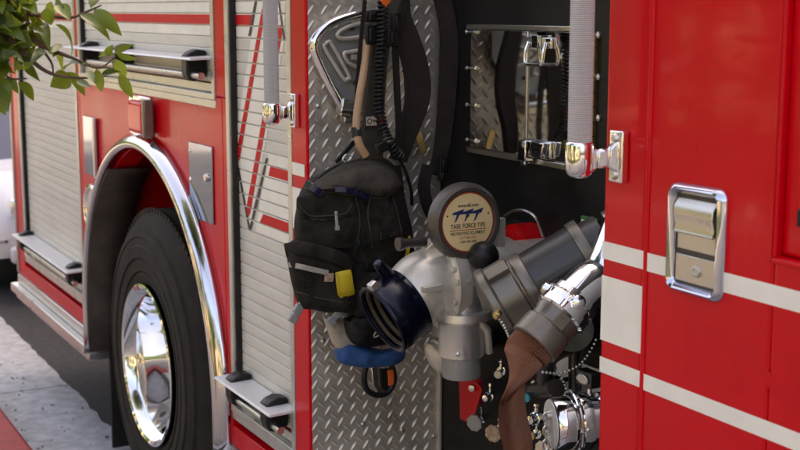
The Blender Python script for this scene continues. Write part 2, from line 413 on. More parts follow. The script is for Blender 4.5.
# wheels
def wheel(hx, y0, hz, tr=.59):
    W = MB(); o = (hx, y0, hz); a = (0, 1, 0)
    prof = [(.012, .308), (.002, .322), (-.002, .345), (.005, .349), (.005, .356), (-.002, .360), (-.006, .395), (-.001, .399), (-.001, .408), (-.008, .412), (-.010, .455), (-.003, .460), (-.003, .470), (.0, .488), (-.004, .492), (.002, .516), (.014, .522), (.024, .548), (.045, .572), (.055, .586), (.075, tr),
            (.255, tr), (.29, .57), (.32, .50), (.32, .36), (.30, .308)]
    W.lathe(o, a, prof, 120, closed=True)
    for k in range(104):                      # shoulder tread blocks
        t = 2 * math.pi * k / 104; er = Vector((math.cos(t), 0, math.sin(t))); et = Vector((-math.sin(t), 0, math.cos(t)))
        c = Vector(o) + er * (tr - .006)
        W.obox(c + Vector((0, .064, 0)), et * .0125, Vector((0, .014, .0)) - er * .006, er * .010)
        for yy in (.115, .165, .215): W.obox(c + Vector((0, yy, 0)), et * .0165, Vector((0, .019, 0)), er * .010)
    t_ = W.build('wheel', RUBBER, FE, ang=30, origin=o)
    rm = MB()
    rm.lathe(o, a, [(d_, r_ * .957) for d_, r_ in [(-.004, .322), (-.012, .327), (-.016, .318), (-.010, .305), (.03, .292), (.035, .284), (.10, .272), (.17, .262), (.225, .235), (.222, .19), (.215, .165), (.213, .115), (.20, .108), (.15, .10), (.12, .085), (.11, .05), (.108, .0)]], 72, cap0=False)
    rm.build('rim', CHROME, t_, ang=40)
    nb = MB()
    for k in range(10):
        t = 2 * math.pi * k / 10; c = Vector(o) + Vector((math.cos(t) * .142, .213, math.sin(t) * .142))
        nb.next().lathe(c, (0, -1, 0), [(-.005, .018), (.02, .017), (.036, .011), (.042, .0)], 12)
    nb.build_each('wheel_nut', CHROME, t_)
    return t_
wheel(-4.75, -.015, .46)
# far-side and inner wheel
wheel(-4.75, 2.06, .46)
ax = MB(); ax.tube([(-4.75, .2, .46), (-4.75, 2.2, .46)], .09, 16)
ax.box(-7.0, -1.0, .75, .85, .30, .398); ax.box(-7.0, -1.0, 1.55, 1.65, .30, .398); ax.box(-7.0, -5.70, .30, 2.30, .30, .38); ax.box(-3.8, -1.0, .3, 2.3, .22, .38)
ax.build('chassis', DARK, FE)
mf = MB(); mf.box(-5.52, -5.50, .04, .66, GZ + .02, .40); mf.build('mud_flap', RUBBER, FE)
mk = MB(); mk.obox((-5.488, .13, .17), (.006, 0, 0), (0, .022, 0), (0, 0, .014)); mk.build('reflector', ORG, FE, bevel=.003)

# ---------------- roller shutters
def clip(poly, z0, z1):
    def half(P, f):
        out = []
        for i in range(len(P)):
            a, b_ = P[i], P[(i + 1) % len(P)]; fa, fb = f(a), f(b_)
            if fa >= 0: out.append(a)
            if (fa >= 0) != (fb >= 0): t = fa / (fa - fb); out.append((a[0] + (b_[0] - a[0]) * t, a[1] + (b_[1] - a[1]) * t))
        return out
    P = half(poly, lambda p: p[1] - z0)
    return half(P, lambda p: z1 - p[1]) if P else []
def shutter(x0, x1, z0, z1, decals, bar=True, y=.022, brackets=(.14, .86), zb_off=.082):
    m = MB(); z = z0
    nsl = int((z1 - z0) / PITCH)
    for i in range(nsl):
        a = z0 + i * PITCH; c = a + PITCH
        pr = [(y + .005, a), (y + .005, a + .0016), (y + .0004, a + .0028), (y, a + .005), (y, c - .003), (y + .0010, c - .0008), (y + .005, c - .0002), (y + .005, c)]
        vs = [(x0, p[0], p[1]) for p in pr] + [(x1, p[0], p[1]) for p in pr]; k = len(pr)
        m.cur = 0; m.add(vs, [(j, k + j, k + j + 1, j + 1) for j in range(k - 1)])
        for lev, (mi, poly) in enumerate(decals):
            q = clip(poly, a + .0034, c - .0012); q = clip([(p[1], p[0]) for p in q], x0, x1) if q else []
            if len(q) > 2:
                m.cur = mi; m.add([(p[1], y - .0006 - .00022 * lev, p[0]) for p in q], [tuple(range(len(q)))])
    m.cur = 0
    m.box(x0 - .02, x1 + .02, y + .03, y + .06, z0, z1)
    sh = m.build('roller_shutter', [SLAT, WHITE, REDV, BLACKV], FE, ang=22)
    g = MB()
    for xx in (x0 - .024, x1 + .024): g.next().box(xx - .014, xx + .014, -.004, .06, z0 - .05, z1)
    g.build_each('guide_rail', ALU, sh, bevel=.002)
    gs = MB()
    gs.box(x0 - .009, x0 - .001, .004, .03, z0, z1); gs.next().box(x1 + .001, x1 + .009, .004, .03, z0, z1)
    gs.build_each('rail_seal', RUBBER, sh)
    if bar:
        sf = MB(); zb = z0 + zb_off
        sf.prism([(x0 - .01, .018, zb), (x0 - .01, -.070, zb - .004), (x0 - .01, -.074, zb - .010), (x0 - .01, -.070, zb - .012), (x0 - .01, .018, zb - .008)], (x1 - x0 + .02, 0, 0))
        sf.build('lift_shelf', SHELF, sh, bevel=.001)
        br = MB()
        rod = MB(); rod.tube([(x0 + .005, -.030, zb - .062), (x1 - .005, -.030, zb - .062)], .0115, 14); rod.build('lift_rod', STEEL, sh)
        for f in brackets:
            c = x0 + (x1 - x0) * f
            pts = [(.018, .016), (-.012, .021), (-.038, .012), (-.052, .0005), (-.052, -.055), (-.044, -.078), (-.026, -.084), (-.010, -.074), (.018, -.07)]
            br.next().prism([(c - .028, p[0], zb + p[1]) for p in pts], (.056, 0, 0))
            br.prism([(c - .016, p[0] - .003, zb + p[1] * 1.0 - .001) for p in pts[:4]] + [(c - .016, .012, zb + .002)], (.032, 0, 0))
        br.build_each('lift_bracket', PLAST, sh, bevel=.006, seg=3)
        tr_ = MB(); tr_.box(x0 - .04, x1 + .04, -.006, .05, z0 - .052, z0 - .032); tr_.box(x0, x1, .014, .018, z0 - .031, z0 - .001)
        tr_.box(x0 - .04, x1 + .04, -.002, .05, z0 - .078, z0 - .0525)
        tr_.build('sill', ALU, sh, bevel=.002)
    return sh
def band(z0, z1): return [(-9, z0), (0, z0), (0, z1), (-9, z1)]
PX = lambda *pts: [(S(px, py, .02).x, S(px, py, .02).z) for px, py in pts]
ZW0, ZW1 = 1.715, 2.35
zig = [
    (1, [(-3.84, ZW0), (-3.66, ZW0), (-3.62, ZW1), (-3.84, ZW1)]),
    (2, [(-3.86, 1.750), (-3.645, 1.750), (-3.635, 1.786), (-3.86, 1.786)]),
    (1, PX((262, -30), (286, -30), (284, 40), (249, 231), (233, 150))),
    (1, [(S(262, 165).x, 1.385), (-3.28, 1.385), (-3.28, 1.130), (S(249, 226).x, 1.130)]),
    (2, [(S(264, 170).x, 1.345), (-3.28, 1.345), (-3.28, 1.314), (S(262, 178).x, 1.314)]),
    (2, [(S(257, 215).x, 1.193), (-3.28, 1.193), (-3.28, 1.160), (S(253, 222).x, 1.160)]),
    (2, PX((261, 13), (264, 0), (267, -30), (269.5, -30), (265, 13), (239.5, 160), (236, 163), (235.5, 158))),
    (2, PX((279, 25), (282, 25), (282, 34), (250, 214), (247, 219), (245.5, 212))),
    (3, PX((257.5, -14), (260, -14), (250.6, 36), (248.2, 36))),
    (3, PX((233.5, 147), (235.2, 147), (250.3, 228), (248.5, 229))),
    (3, PX((266, 158), (268.5, 158), (251, 230), (249, 230))),
    (3, PX((276, -14), (277.5, -14), (285, 40), (283.6, 40))),
]
stripe = [(1, band(1.715, 2.4)), (2, band(1.750, 1.786))]
stripe_g = [(1, band(1.715, 2.4)), (2, band(1.753, 1.783))]
shutter(-6.90, -5.765, .568, 2.75, stripe, brackets=(.06, .93))
shutter(-5.635, -4.02, 1.567, 2.75, stripe, zb_off=.086, brackets=(.12, .42, .93))
shutter(-3.845, -3.405, .568, 2.75, zig, brackets=(.14, .80))
# red posts and skins between the shutters
p = MB()
for x0, x1 in ((-7.10, -6.962), (-5.722, -5.680), (-3.978, -3.888)): p.next().box(x0, x1, 0, .10, 1.527, 3.05)
p.next().box(-7.10, -6.962, 0, .10, .43, 1.5265); p.next().box(-5.722, -5.6865, 0, .10, .43, 1.5265); p.next().box(-3.9245, -3.888, 0, .10, .43, 1.5265)
p.next().box(-7.10, -5.687, .001, .10, .395, .462); p.next().box(-3.923, XC - .001, .001, .10, .395, .462)
p.next().box(-7.10, XC - .001, .001, .10, 2.80, 3.05)
p.build_each('body_frame', RED, FE, bevel=.004)
p = MB(); p.box(-3.362, XC, -.004, .10, .36, 3.05); 
p.cur = 1
for z0, z1 in ((1.347, 1.382), (1.195, 1.312), (1.131, 1.158)): p.face([(-3.360, -.0056, z0), (XC - .012, -.0056, z0), (XC - .012, -.0056, z1), (-3.360, -.0056, z1)])
p.build('corner_post', [RED, WHITE], FE, bevel=.004)
# aluminium skirts and running boards
sk = MB()
sk.box(-7.12, -5.60, -.010, .10, .345, .394); sk.box(-7.14, -5.62, -.045, .10, .300, .343); sk.box(-7.12, -5.63, -.02, .1, .262, .298)
sk.build('running_board', ALU, FE, bevel=.005)
sk = MB()
sk.box(-3.915, XC, -.012, .10, .345, .394); sk.box(-3.93, XC + .02, -.055, .10, .302, .343); sk.box(-3.91, XC, -.03, .1, .262, .300)
sk.build('running_board', ALU, FE, bevel=.005)
# tail trim
p = MB(); p.box(-7.128, -7.104, -.010, .05, .40, 3.0); p.build('corner_trim', STEEL, FE, bevel=.006)
# polished plates on the rear side panel
def plate(name, pts, th=.006, m=PLATE, screws=True):
    mb = MB(); P = [S(*q) for q in pts]; x0 = min(q.x for q in P); x1 = max(q.x for q in P); z0 = min(q.z for q in P); z1 = max(q.z for q in P)
    mb.box(x0, x1, -th, -.0005, z0, z1); o = mb.build(name, m, FE, bevel=.002)
    return o, x0, x1, z0, z1
o, x0, x1, z0, z1 = plate('access_plate', [(190, 141), (215, 225)])
q = MB()
for zz in (z1 - .03, (z0 + z1) / 2, z0 + .03): q.next().lathe((x0 + .012, -.006, zz), (0, -1, 0), [(0, .008), (.003, .007), (.005, 0)], 10)
q.build_each('screw', CHROME, o)
q = MB(); q.lathe((x1 - .05, -.006, z0 + .15), (0, -1, 0), [(0, .014), (.008, .013), (.010, .006), (.010, 0)], 16); q.build('lock', CHROME, o)
o, x0, x1, z0, z1 = plate('access_plate', [(84, 115), (99, 178)])
q = MB(); q.box(x1 - .012, x1 + .012, -.02, -.0062, z0, z1); q.build('plate_edge', ALU, o, bevel=.003)
# round fuel door
c = S(93, 209.5); fz = MB()
fz.lathe((c.x, -.001, c.z), (0, -1, 0), [(0, .112), (.012, .108), (.016, .098), (.010, .086), (.004, .082), (.004, 0)], 40); fz.build('fuel_door', CHROME, FE)
# side marker light
ml = lambda px, y: S(px, 115, y).x
mk = MB(); mk.box(ml(130, -.008), ml(150, -.008), -.010, 0, 1.335, 1.485); o = mk.build('marker_light', CHROME, FE, bevel=.004)
q = MB(); q.box(ml(127, -.045), ml(141.5, -.045), -.046, -.0105, 1.348, 1.472); q.build('lens', REDLENS, o, bevel=.020, seg=4)
q = MB(); q.box(ml(142, -.046), ml(144.5, -.046), -.050, -.0105, 1.342, 1.480); q.build('bezel', HARD, o, bevel=.006)

# ---------------- recess: tread plate wall and pump panel
tp = MB(); X0 = XC + .002
tp.box(XC - .010, X0, .004, PANY - .004, .22, 2.9)
a = .0400
for i in range(12):
    for j in range(46):
        for off, t in ((0, R(55)), (.5, R(-42))):
            y = .012 + (i + off) * a; z = .40 + (j + off) * a
            u = Vector((0, math.cos(t), math.sin(t))); v = Vector((0, -math.sin(t), math.cos(t))); c = Vector((X0, y, z)); nn = Vector((1, 0, 0))
            l, wd, h = .0172, .0052, .0042
            if y + l * abs(u.y) > PANY - .008 or y - l * abs(u.y) < .002: continue
            P = [c + u * l, c + u * l * .55 + v * wd * .85, c + v * wd, c - u * l * .55 + v * wd * .85, c - u * l, c - u * l * .55 - v * wd * .85, c - v * wd, c + u * l * .55 - v * wd * .85]
            tops = [c + nn * h * .8 + u * l * .55, c + nn * h, c + nn * h * .8 - u * l * .55]
            tp.add(P + tops, [(0, 1, 8), (1, 2, 9, 8), (2, 3, 10, 9), (3, 4, 10), (4, 5, 10), (5, 6, 9, 10), (6, 7, 8, 9), (7, 0, 8)])
tpo = tp.build('tread_plate', TREAD, FE, ang=45)
bo = MB()
for px, py in ((323, 341), (363, 424), (402, 430), (434, 436), (318, 106), (385, 372), (322, 236)):
    c = N(px, py, X0); bo.next().lathe(c, (1, 0, 0), [(0, .0072), (.003, .0068), (.0055, .004), (.006, 0)], 12)
bo.build_each('bolt', STEEL, tpo)
ed = MB(); ed.box(XC - .01, XC + .014, PANY - .012, PANY - .002, .22, 1.03); ed.build('edge_strip', CAST, tpo, bevel=.002)
pp = MB(); pp.box(XC - .01, XB, PANY, PANY + .03, .25, 2.9)
pp.box(XC - .01, XB, .08, PANY + .03, .20, .249)
pp.build('pump_panel', BLACK, FE)
pb = MB(); pb.box(XC - .01, XB + .3, PANY + .05, 2.35, .3, 2.9); pb.build('pump_house', REDK, FE)
# the polished doors with hinges and latches
def PP(px, py, dy=0.0): return S(px, py, PANY - dy)
d0 = PP(474, 90).x; dm = PP(531, 90).x; d1 = PP(578, 90).x; zt = PP(500, 30).z; zb = PP(500, 151).z
d = MB(); d.box(d0, dm - .006, PANY - .012, PANY - .001, zb, zt); da = d.build('polished_door', MIRROR, FE, bevel=.002)
d = MB(); d.box(dm + .006, d1, PANY - .012, PANY - .001, zb, zt); db = d.build('polished_door', MIRROR, FE, bevel=.002)
d = MB(); d.box(dm - .0045, dm + .0045, PANY - .016, PANY - .001, zb - .004, zt); d.box(d0 - .012, d1 + .01, PANY - .02, PANY - .001, zt + .001, zt + .014); d.box(d0 - .012, d1 + .01, PANY - .016, PANY - .001, zb - .016, zb - .001)
d.build('door_frame', STEEL, FE, bevel=.002)
h = MB()
for py in (32, 68, 105, 140):
    c = PP(476, py); h.next().tube([c + Vector((-.030, -.014, 0)), c + Vector((.030, -.014, 0))], .0045, 10)
    h.lathe(c + Vector((-.022, -.013, 0)), (0, -1, 0), [(0, .007), (.006, .006), (.008, 0)], 10); h.lathe(c + Vector((.022, -.013, 0)), (0, -1, 0), [(0, .007), (.006, .006), (.008, 0)], 10)
h.build_each('hinge', CHROME, da)
for py, up in ((50, 1), (148, 1)):
    c = PP(541, py, .013); L = MB()
    if py < 100:
        L.box(c.x - .055, c.x + .055, c.y - .008, c.y, c.z + .004, c.z + .032)
        lo_ = L.build('latch', CHROME, db, bevel=.003)
        q = MB(); path = [c + Vector(v) for v in ((-.038, -.012, .02), (-.040, -.020, -.005), (-.038, -.022, -.028), (-.026, -.022, -.036), (.026, -.022, -.036), (.038, -.022, -.028), (.040, -.020, -.005), (.038, -.012, .02))]
        q.tube(catmull(path, 4), .0048, 10); q.box(c.x - .012, c.x + .014, c.y - .02, c.y - .009, c.z + .006, c.z + .036)
        q.add([], []); 
        L2 = q
    else:
        L.box(c.x - .062, c.x + .052, c.y - .008, c.y, c.z - .024, c.z + .02)
        lo_ = L.build('latch', CHROME, db, bevel=.003)
        q = MB(); q.box(c.x - .056, c.x - .02, c.y - .034, c.y - .009, c.z - .036, c.z + .018)
        q.prism([c + Vector((-.010, -.009, .018)), c + Vector((.050, -.009, .018)), c + Vector((.040, -.009, -.020)), c + Vector((-.004, -.009, -.024))], (0, -.018, 0))
        q.box(c.x - .05, c.x - .028, c.y - .03, c.y - .012, c.z - .046, c.z - .0365)
        L2 = q
    for vtx in (0,): pass
    m_o = L2.build('latch_bail', CHROME, FE, bevel=.003)
# piano hinge and screws next to the cab
hg = MB(); cx = PP(595, 60).x; z0 = PP(595, 165).z; z1 = PP(595, 32).z; nseg = 9
for i in range(nseg):
    za = z0 + (z1 - z0) * i / nseg; zc = z0 + (z1 - z0) * (i + 1) / nseg - .003
    hg.tube([(cx, PANY - .014, za), (cx, PANY - .014, zc)], .0052, 10); hg.box(cx + .001, cx + .012, PANY - .010, PANY - .001, za, zc)
hg.build('piano_hinge', BRASS, FE)
sc = MB()
for py in (35, 77, 118): sc.next().lathe(PP(599.5, py), (0, -1, 0), [(0, .0085), (.006, .008), (.010, 0)], 12)
sc.build_each('panel_screw', STEEL, FE)

# ---------------- cab
cb = MB()
cb.box(XB, -1.806, .0, 2.40, .36, 3.0)
cb.cur = 1
for z0, z1 in ((1.347, 1.380), (1.193, 1.316), (1.131, 1.161)): cb.face([(XB + .004, -.0012, z0), (-1.8085, -.0012, z0), (-1.8085, -.0012, z1), (XB + .004, -.0012, z1)])
cb.build('cab_corner', [RED2, WHITE], FE, bevel=.010, seg=4)
bp = MB(); bp.box(XB - .006, XB - .0005, .014, PANY - .002, 1.40, 2.95); bp.build('unseen_rear_panel', BLACK, FE)
bp = MB(); bp.box(XB - .006, XB - .0005, .014, PANY - .002, .36, 1.398); bp.build('unseen_rear_panel', SHELF, FE)  # unseen pale lower panel, added so the chrome elbow reflects lighter
cb = MB(); cb.box(-1.8055, 1.3, .035, 2.38, .36, 3.0); cb.box(-1.8057, 1.3, .0, 2.4, .30, .42); cb.box(-.35, 1.3, .002, .034, .422, 3.0); cb.box(-1.8, -.35, .002, .034, 2.75, 3.0)
cb.build('cab', RED2, FE, bevel=.01)
# door with pocket on its right
DX0, DX1 = -1.797, -.37
px0 = S(783, 100).x; pz0 = 1.424; pz1 = 1.795
dr = MB()
dr.box(DX0, px0, -.004, .034, .44, 2.72); dr.box(px0 + .0003, DX1, -.004, .034, .44, pz0); dr.box(px0 + .0003, DX1, -.004, .034, pz1 + .45, 2.72)
dr.box(px0 + .0003, DX1, .010, .034, pz0 + .0003, pz1 + .4497)
dr.cur = 1
for z0, z1, xa in ((1.347, 1.380, DX0 + .004), (1.131, 1.161, DX0 + .004)): dr.face([(xa, -.0052, z0), (DX1 - .01, -.0052, z0), (DX1 - .01, -.0052, z1), (xa, -.0052, z1)])
door = dr.build('cab_door', [RED2, WHITE], FE, bevel=.007, seg=3)
rb = MB(); rb.tube([(DX0 - .001, -.003, .44), (DX0 - .001, -.003, 2.72)], .0055, 10); rb.build('door_seal', RED2, door)
# pocket rim
pr = MB(); pr.box(px0 - .010, px0 - .002, -.0075, -.0042, pz0 - .008, pz1 + .47); pr.box(px0 - .0018, DX1, -.0075, -.0042, pz0 - .010, pz0 - .002)
pr.build('pocket_rim', RED2, door, bevel=.0015)
lk = MB(); c = S(799, 218); lk.box(c.x - .004, c.x + .05, -.002, .009, c.z - .014, c.z + .014); lk.build('latch_block', PLAST, door, bevel=.003)
gh = MB(); text_mesh(gh, 'ENGINE', (S(700, 360).x + .36, -.0041, 1.188), (1, 0, 0), (0, 0, 1), (0, -1, 0), .098, .80, thick=.0002, bold=.012)
gh.build('ghost_lettering', GHOST, door)
# handle
def rrect(x0, x1, z0, z1, r, y, n=6):
    out = []
    for cx_, cz_, a0 in ((x1 - r, z1 - r, 0), (x0 + r, z1 - r, 90), (x0 + r, z0 + r, 180), (x1 - r, z0 + r, 270)):
        for k in range(n + 1): t = R(a0 + 90 * k / n); out.append(Vector((cx_ + r * math.cos(t), y, cz_ + r * math.sin(t))))
    return out
hx0 = S(671.5, 240).x; hx1 = S(728, 240).x; hz1 = S(690, 183).z; hz0 = S(695, 296).z
fr = MB()
loops = [rrect(hx0, hx1, hz0, hz1, .020, -.0045), rrect(hx0 + .003, hx1 - .003, hz0 + .003, hz1 - .003, .018, -.014), rrect(hx0 + .009, hx1 - .009, hz0 + .009, hz1 - .009, .015, -.018), rrect(hx0 + .016, hx1 - .016, hz0 + .016, hz1 - .016, .011, -.013), rrect(hx0 + .018, hx1 - .018, hz0 + .018, hz1 - .018, .009, -.0050)]
k = len(loops[0]); vs = sum(loops, [])
fr.add(vs, [(l * k + i, l * k + (i + 1) % k, (l + 1) * k + (i + 1) % k, (l + 1) * k + i) for l in range(4) for i in range(k)])
fr.add(loops[-1], [tuple(range(k))])
ho = fr.build('door_handle', HANDLE, door, ang=50)
dsh = MB(); dsh.prism(rrect(hx0 + .014, hx1 - .014, hz0 + .014, hz1 - .014, .010, -.0047), (0, -.0012, 0)); dsh.build('handle_dish', PIPE, ho)  # dark backing plate, its border painting the shadow gap inside the frame
ix0, ix1 = hx0 + .0215, hx1 - .0215; H = hz1 - hz0
pd = MB(); zt_, zm = hz1 - .024, hz0 + H * .56
pd.prism([(ix0, .002, zt_), (ix0, -.006, zt_), (ix0, -.016, zt_ - .014), (ix0, -.017, zt_ - .03), (ix0, -.012, zm + .012), (ix0, -.016, zm), (ix0, -.010, zm - .002), (ix0, .002, zm + .02)], (ix1 - ix0, 0, 0))
pd.build('paddle', STEEL, ho, bevel=.002)
lw = MB(); lw.box(ix0, ix1, -.008, .003, hz0 + .022, hz0 + H * .36); lw.box(ix0, ix1, -.003, .003, hz0 + H * .37, hz0 + H * .40)
lw.prism([(ix0 + .012, .002, hz0 + H * .40), (ix0 + .018, .002, hz0 + H * .40), (ix0 + .023, .002, zm), (ix0 + .018, .002, zm)], (0, -.006, 0))
lw.box(ix0 + .001, ix1 - .001, -.0066, -.002, hz0 + H * .405, zm + .01); lw.build('lock_plate', STEEL, ho, bevel=.0015)
ck = MB(); cc = ((ix0 + ix1) / 2 + .006, -.0082, hz0 + H * .235); ck.lathe(cc, (0, -1, 0), [(0, .0105), (.003, .010), (.004, .0065), (.002, .006), (.002, 0)], 20); ck.build('lock', ALU, ho)

# ---------------- handrails
def handrail(px_l, px_r, py_bot, bracket_px, bracket_py, zt):
    c = S((px_l + px_r) / 2, py_bot, -.075); r = abs(S(px_r, py_bot, -.075).x - S(px_l, py_bot, -.075).x)
    return c
def rail(xc, yc, zb, zt, r, bx, bz0, bz1, grip_to, yb=-.004):
    g = MB(); n = 28; vs = []; seg = 40
    for z in (grip_to, zt):
        for k in range(seg * 2):
            t = math.pi * k / seg; rr = r * (1.0 if k % 2 == 0 else .93); vs.append((xc + rr * math.cos(t), yc + rr * math.sin(t), z))
    m = seg * 2; g.add(vs, [(k, (k + 1) % m, m + (k + 1) % m, m + k) for k in range(m)])
    go = g.build('handrail', GRIP, FE, ang=15)
    s = MB()
    s.lathe((xc, yc, zb), (0, 0, 1), [(0, 0), (.001, r * .55), (.006, r * .95), (.016, r * 1.16), (.030, r * 1.2), (grip_to - zb - .004, r * 1.2), (grip_to - zb + .002, r * 1.12), (grip_to - zb + .003, r * .98)], 32)
    zc = (zb + grip_to) / 2
    s.obox((bx, yb - .008, (bz0 + bz1) / 2), (.019, 0, 0), (0, .008, 0), (0, 0, (bz1 - bz0) / 2))
    s.build('bracket', CHROME, go, bevel=.004, seg=3)
    nk = MB()
    A = Vector((xc, yc, zc)); B = Vector((bx, yb - .012, (bz0 + bz1) / 2)); d = (B - A).normalized(); 
    for t0, t1, h0, h1 in ((.12, .45, .030, .017), (.45, .75, .017, .017), (.75, 1.0, .017, .032)):
        P0 = A.lerp(B, t0); P1 = A.lerp(B, t1); sd_ = Vector((d.y, -d.x, 0)) * .010
        nk.add([P0 + sd_ + Vector((0, 0, h0)), P0 - sd_ + Vector((0, 0, h0)), P0 - sd_ - Vector((0, 0, h0)), P0 + sd_ - Vector((0, 0, h0)),
                P1 + sd_ + Vector((0, 0, h1)), P1 - sd_ + Vector((0, 0, h1)), P1 - sd_ - Vector((0, 0, h1)), P1 + sd_ - Vector((0, 0, h1))],
               [(0, 1, 2, 3), (7, 6, 5, 4), (0, 4, 5, 1), (1, 5, 6, 2), (2, 6, 7, 3), (3, 7, 4, 0)])
    nk.build('bracket_arm', CHROME, go, bevel=.004)
    sw = MB()
    for zz in (bz0 + .014, bz1 - .014): sw.next().lathe((bx, yb - .016, zz), (0, -1, 0), [(0, .0095), (.003, .009), (.006, .006), (.006, 0)], 16)
    sw.build_each('bracket_screw', STEEL, go)
# right rail on the cab corner, left rail on the body corner post
Yr = -.078
c = S(579.5, 150, Yr); rr = abs(S(592, 100, Yr).x - S(567, 100, Yr).x) / 2 * .62
rail(c.x, Yr, S(579, 178, Yr).z, 2.6, .0215, S(621, 155, -.004).x, 1.495, 1.588, S(579, 143, Yr).z, yb=-.001)
c = S(271, 60, Yr)
rail(c.x, Yr, S(271, 125, Yr).z, 2.6, .0205, S(298.5, 112).x, 1.480, 1.574, S(271, 104, Yr).z, yb=-.005)

# ---------------- intake valve (axis runs out of the panel, mouth turned down)
VX = -2.72
V = lambda px, py, dx=0.0: N(px, py, VX + dx)
A = V(437, 283); B = V(383, 319); yax = Vector((0, -1, 0))
vb = MB()
A_ = Vector((VX, A.y, A.z))
# round valve body between flange and panel, flange, neck
vb.lathe(A_ + Vector((0, .30, 0)), yax, [(-.02, .085), (.08, .085), (.10, .098), (.17, .104), (.22, .104), (.262, .100), (.262, .108), (.298, .112), (.300, .104), (.304, .100)], 48)
for k in range(8):
    t = 2 * math.pi * k / 8 + .2; vb.lathe(A_ + Vector((math.cos(t) * .102, .03, math.sin(t) * .102)), yax, [(0, .009), (.034, .009), (.036, 0)], 8)
axd = (B - V(412, 300)).normalized()
bend = catmull([A_ + yax * -.002, A_ + yax * .035 + Vector((0, 0, -.004)), V(413, 297), V(404, 304)], 8); nb_ = len(bend)
vb.tube(bend, [.090 - .010 * min(1, i / (nb_ - 1) * 1.15) for i in range(nb_)], 40)
c = A_ + Vector((.06, -.012, .0)); vb.obox(V(432, 288, .085), (0, -.024, -.002), (.012, 0, 0), (0, .0, .006))
for k in range(8):
    t = 2 * math.pi * k / 8 + .5; vb.lathe(A_ + Vector((math.cos(t) * .1015, -.003, math.sin(t) * .1015)), yax, [(0, .0075), (.006, .007), (.008, 0)], 6)
vb.prism([A_ + Vector((-.004, -.002, .108)), A_ + Vector((-.004, -.03, .085)), A_ + Vector((-.004, -.002, .085))], (.008, 0, 0))
vb.box(VX - .05, VX + .055, A.y + .06, A.y + .16, A.z + .085, A.z + .155)
IV = vb.build('intake_valve', CAST, FE, ang=40)
# swivel coupling with lugs
cp = MB(); cl = .086; rc = .0915
o_ = B - axd * cl
cp.lathe(o_, axd, [(0, .080), (.004, .088), (.020, .0885), (.024, rc), (.070, rc), (.078, rc - .001), (.084, .091), (.086, .088), (.086, .080), (.07, .078), (.03, .074), (-.02, .070), (-.05, .066)], 56)
cp.lathe(o_, axd, [(.085, .0922), (.091, .0912), (.093, .087), (.090, .082), (.085, .082)], 56, closed=True)
cp_o = cp.build('coupling', BLUE, IV, ang=40)
cr = MB(); cr.lathe(o_, axd, [(.0865, .0805), (.078, .0800), (.077, .0755), (.070, .0755), (.069, .0785), (.060, .0780), (.059, .0730), (.051, .0730), (.050, .0760), (.040, .0755), (.039, .0700), (.0, .066), (-.07, .060), (-.07, 0)], 56, cap0=False)
cr.build('coupling_mouth', MOUTH, IV, ang=50)
ll_ = MB(); p0 = V(391, 279); p1 = V(377, 262, .01); ll_.tube([p0, p0.lerp(p1, .5), p1], [.017, .016, .012], 14); ll_.build('lock_lever', BLUE, IV, bevel=.004)
hd = MB(); ll0 = V(420, 242, .02); ll1 = V(400, 244, .02); hd.tube([ll0 + (ll0 - ll1) * .25, ll0, ll0.lerp(ll1, .3), ll0.lerp(ll1, .7), ll1, ll1 + (ll1 - ll0) * .12], [.013, .013, .0115, .0115, .017, .016], 16); hd.build('pull_handle', PIPE, IV)
ht = MB(); c = V(372, 300, .0); ht.obox(V(374, 287, .02), (0, .010, .006), (.010, 0, 0), (0, -.008, .012)); ht.build('tab', STEEL, IV, bevel=.004)
# hand wheel with its printed face
DX = VX + .085; c = N(469, 222.5, DX); hw = MB(); rw = .0935; LS = 1.08
hw.lathe(c, (1, 0, 0), [(-.045, .03), (-.044, rw - .008), (-.038, rw - .001), (-.020, rw), (-.006, rw - .003), (.0, rw - .010), (-.001, rw - .018), (-.006, rw - .0205), (-.006, 0)], 64)
hw.tube([c + Vector((-.04, 0, 0)), c + Vector((-.12, 0, 0))], .03, 20)
HW = hw.build('hand_wheel', WHEELR, IV, ang=35)
fcx = c.x - .0055
lb = MB(); rl = .072
lb.lathe((fcx, c.y, c.z), (1, 0, 0), [(-.0004, rl), (.0004, rl), (.0004, 0)], 56); lb.build('wheel_label', GOLD, IV)
lr = MB(); lr.lathe((fcx, c.y, c.z), (1, 0, 0), [(0, rl + .0002), (.0008, rl + .0002), (.0008, rl - .0028), (0, rl - .0028)], 56, closed=True)
lr.cur = 0; lr.box(fcx, fcx + .0010, c.y - .047 * LS, c.y + .047 * LS, c.z - .0175 * LS, c.z - .0160 * LS)
tu, tv, tn = (0, 1, 0), (0, 0, 1), (1, 0, 0); fo_ = Vector((fcx + .0004, c.y, c.z))
text_mesh(lr, '1-219-462-6161', fo_ + Vector((0, 0, -.0365 * LS)), tu, tv, tn, .0056 * LS, .043 * LS, bold=.01)
lr.cur = 1
text_mesh(lr, 'www.tft.com', fo_ + Vector((0, 0, .034 * LS)), tu, tv, tn, .0082 * LS, .053 * LS, bold=.015)
text_mesh(lr, 'TASK FORCE TIPS', fo_ + Vector((0, 0, -.0125 * LS)), tu, tv, tn, .0100 * LS, .088 * LS, bold=.012)
text_mesh(lr, 'FIRE FIGHTING EQUIPMENT', fo_ + Vector((0, 0, -.0275 * LS)), tu, tv, tn, .0070 * LS, .088 * LS, bold=.012)
text_mesh(lr, '1-800-348-2686', fo_ + Vector((0, 0, -.0458 * LS)), tu, tv, tn, .0054 * LS, .043 * LS, bold=.01)
for sy in (-1, 1): lr.lathe(fo_ + Vector((0, sy * .0525 * LS, .0165 * LS)), (1, 0, 0), [(0, .0022), (.0008, .0022), (.0008, 0)], 10)
lr.cur = 2                                      # the three swept letters of the emblem
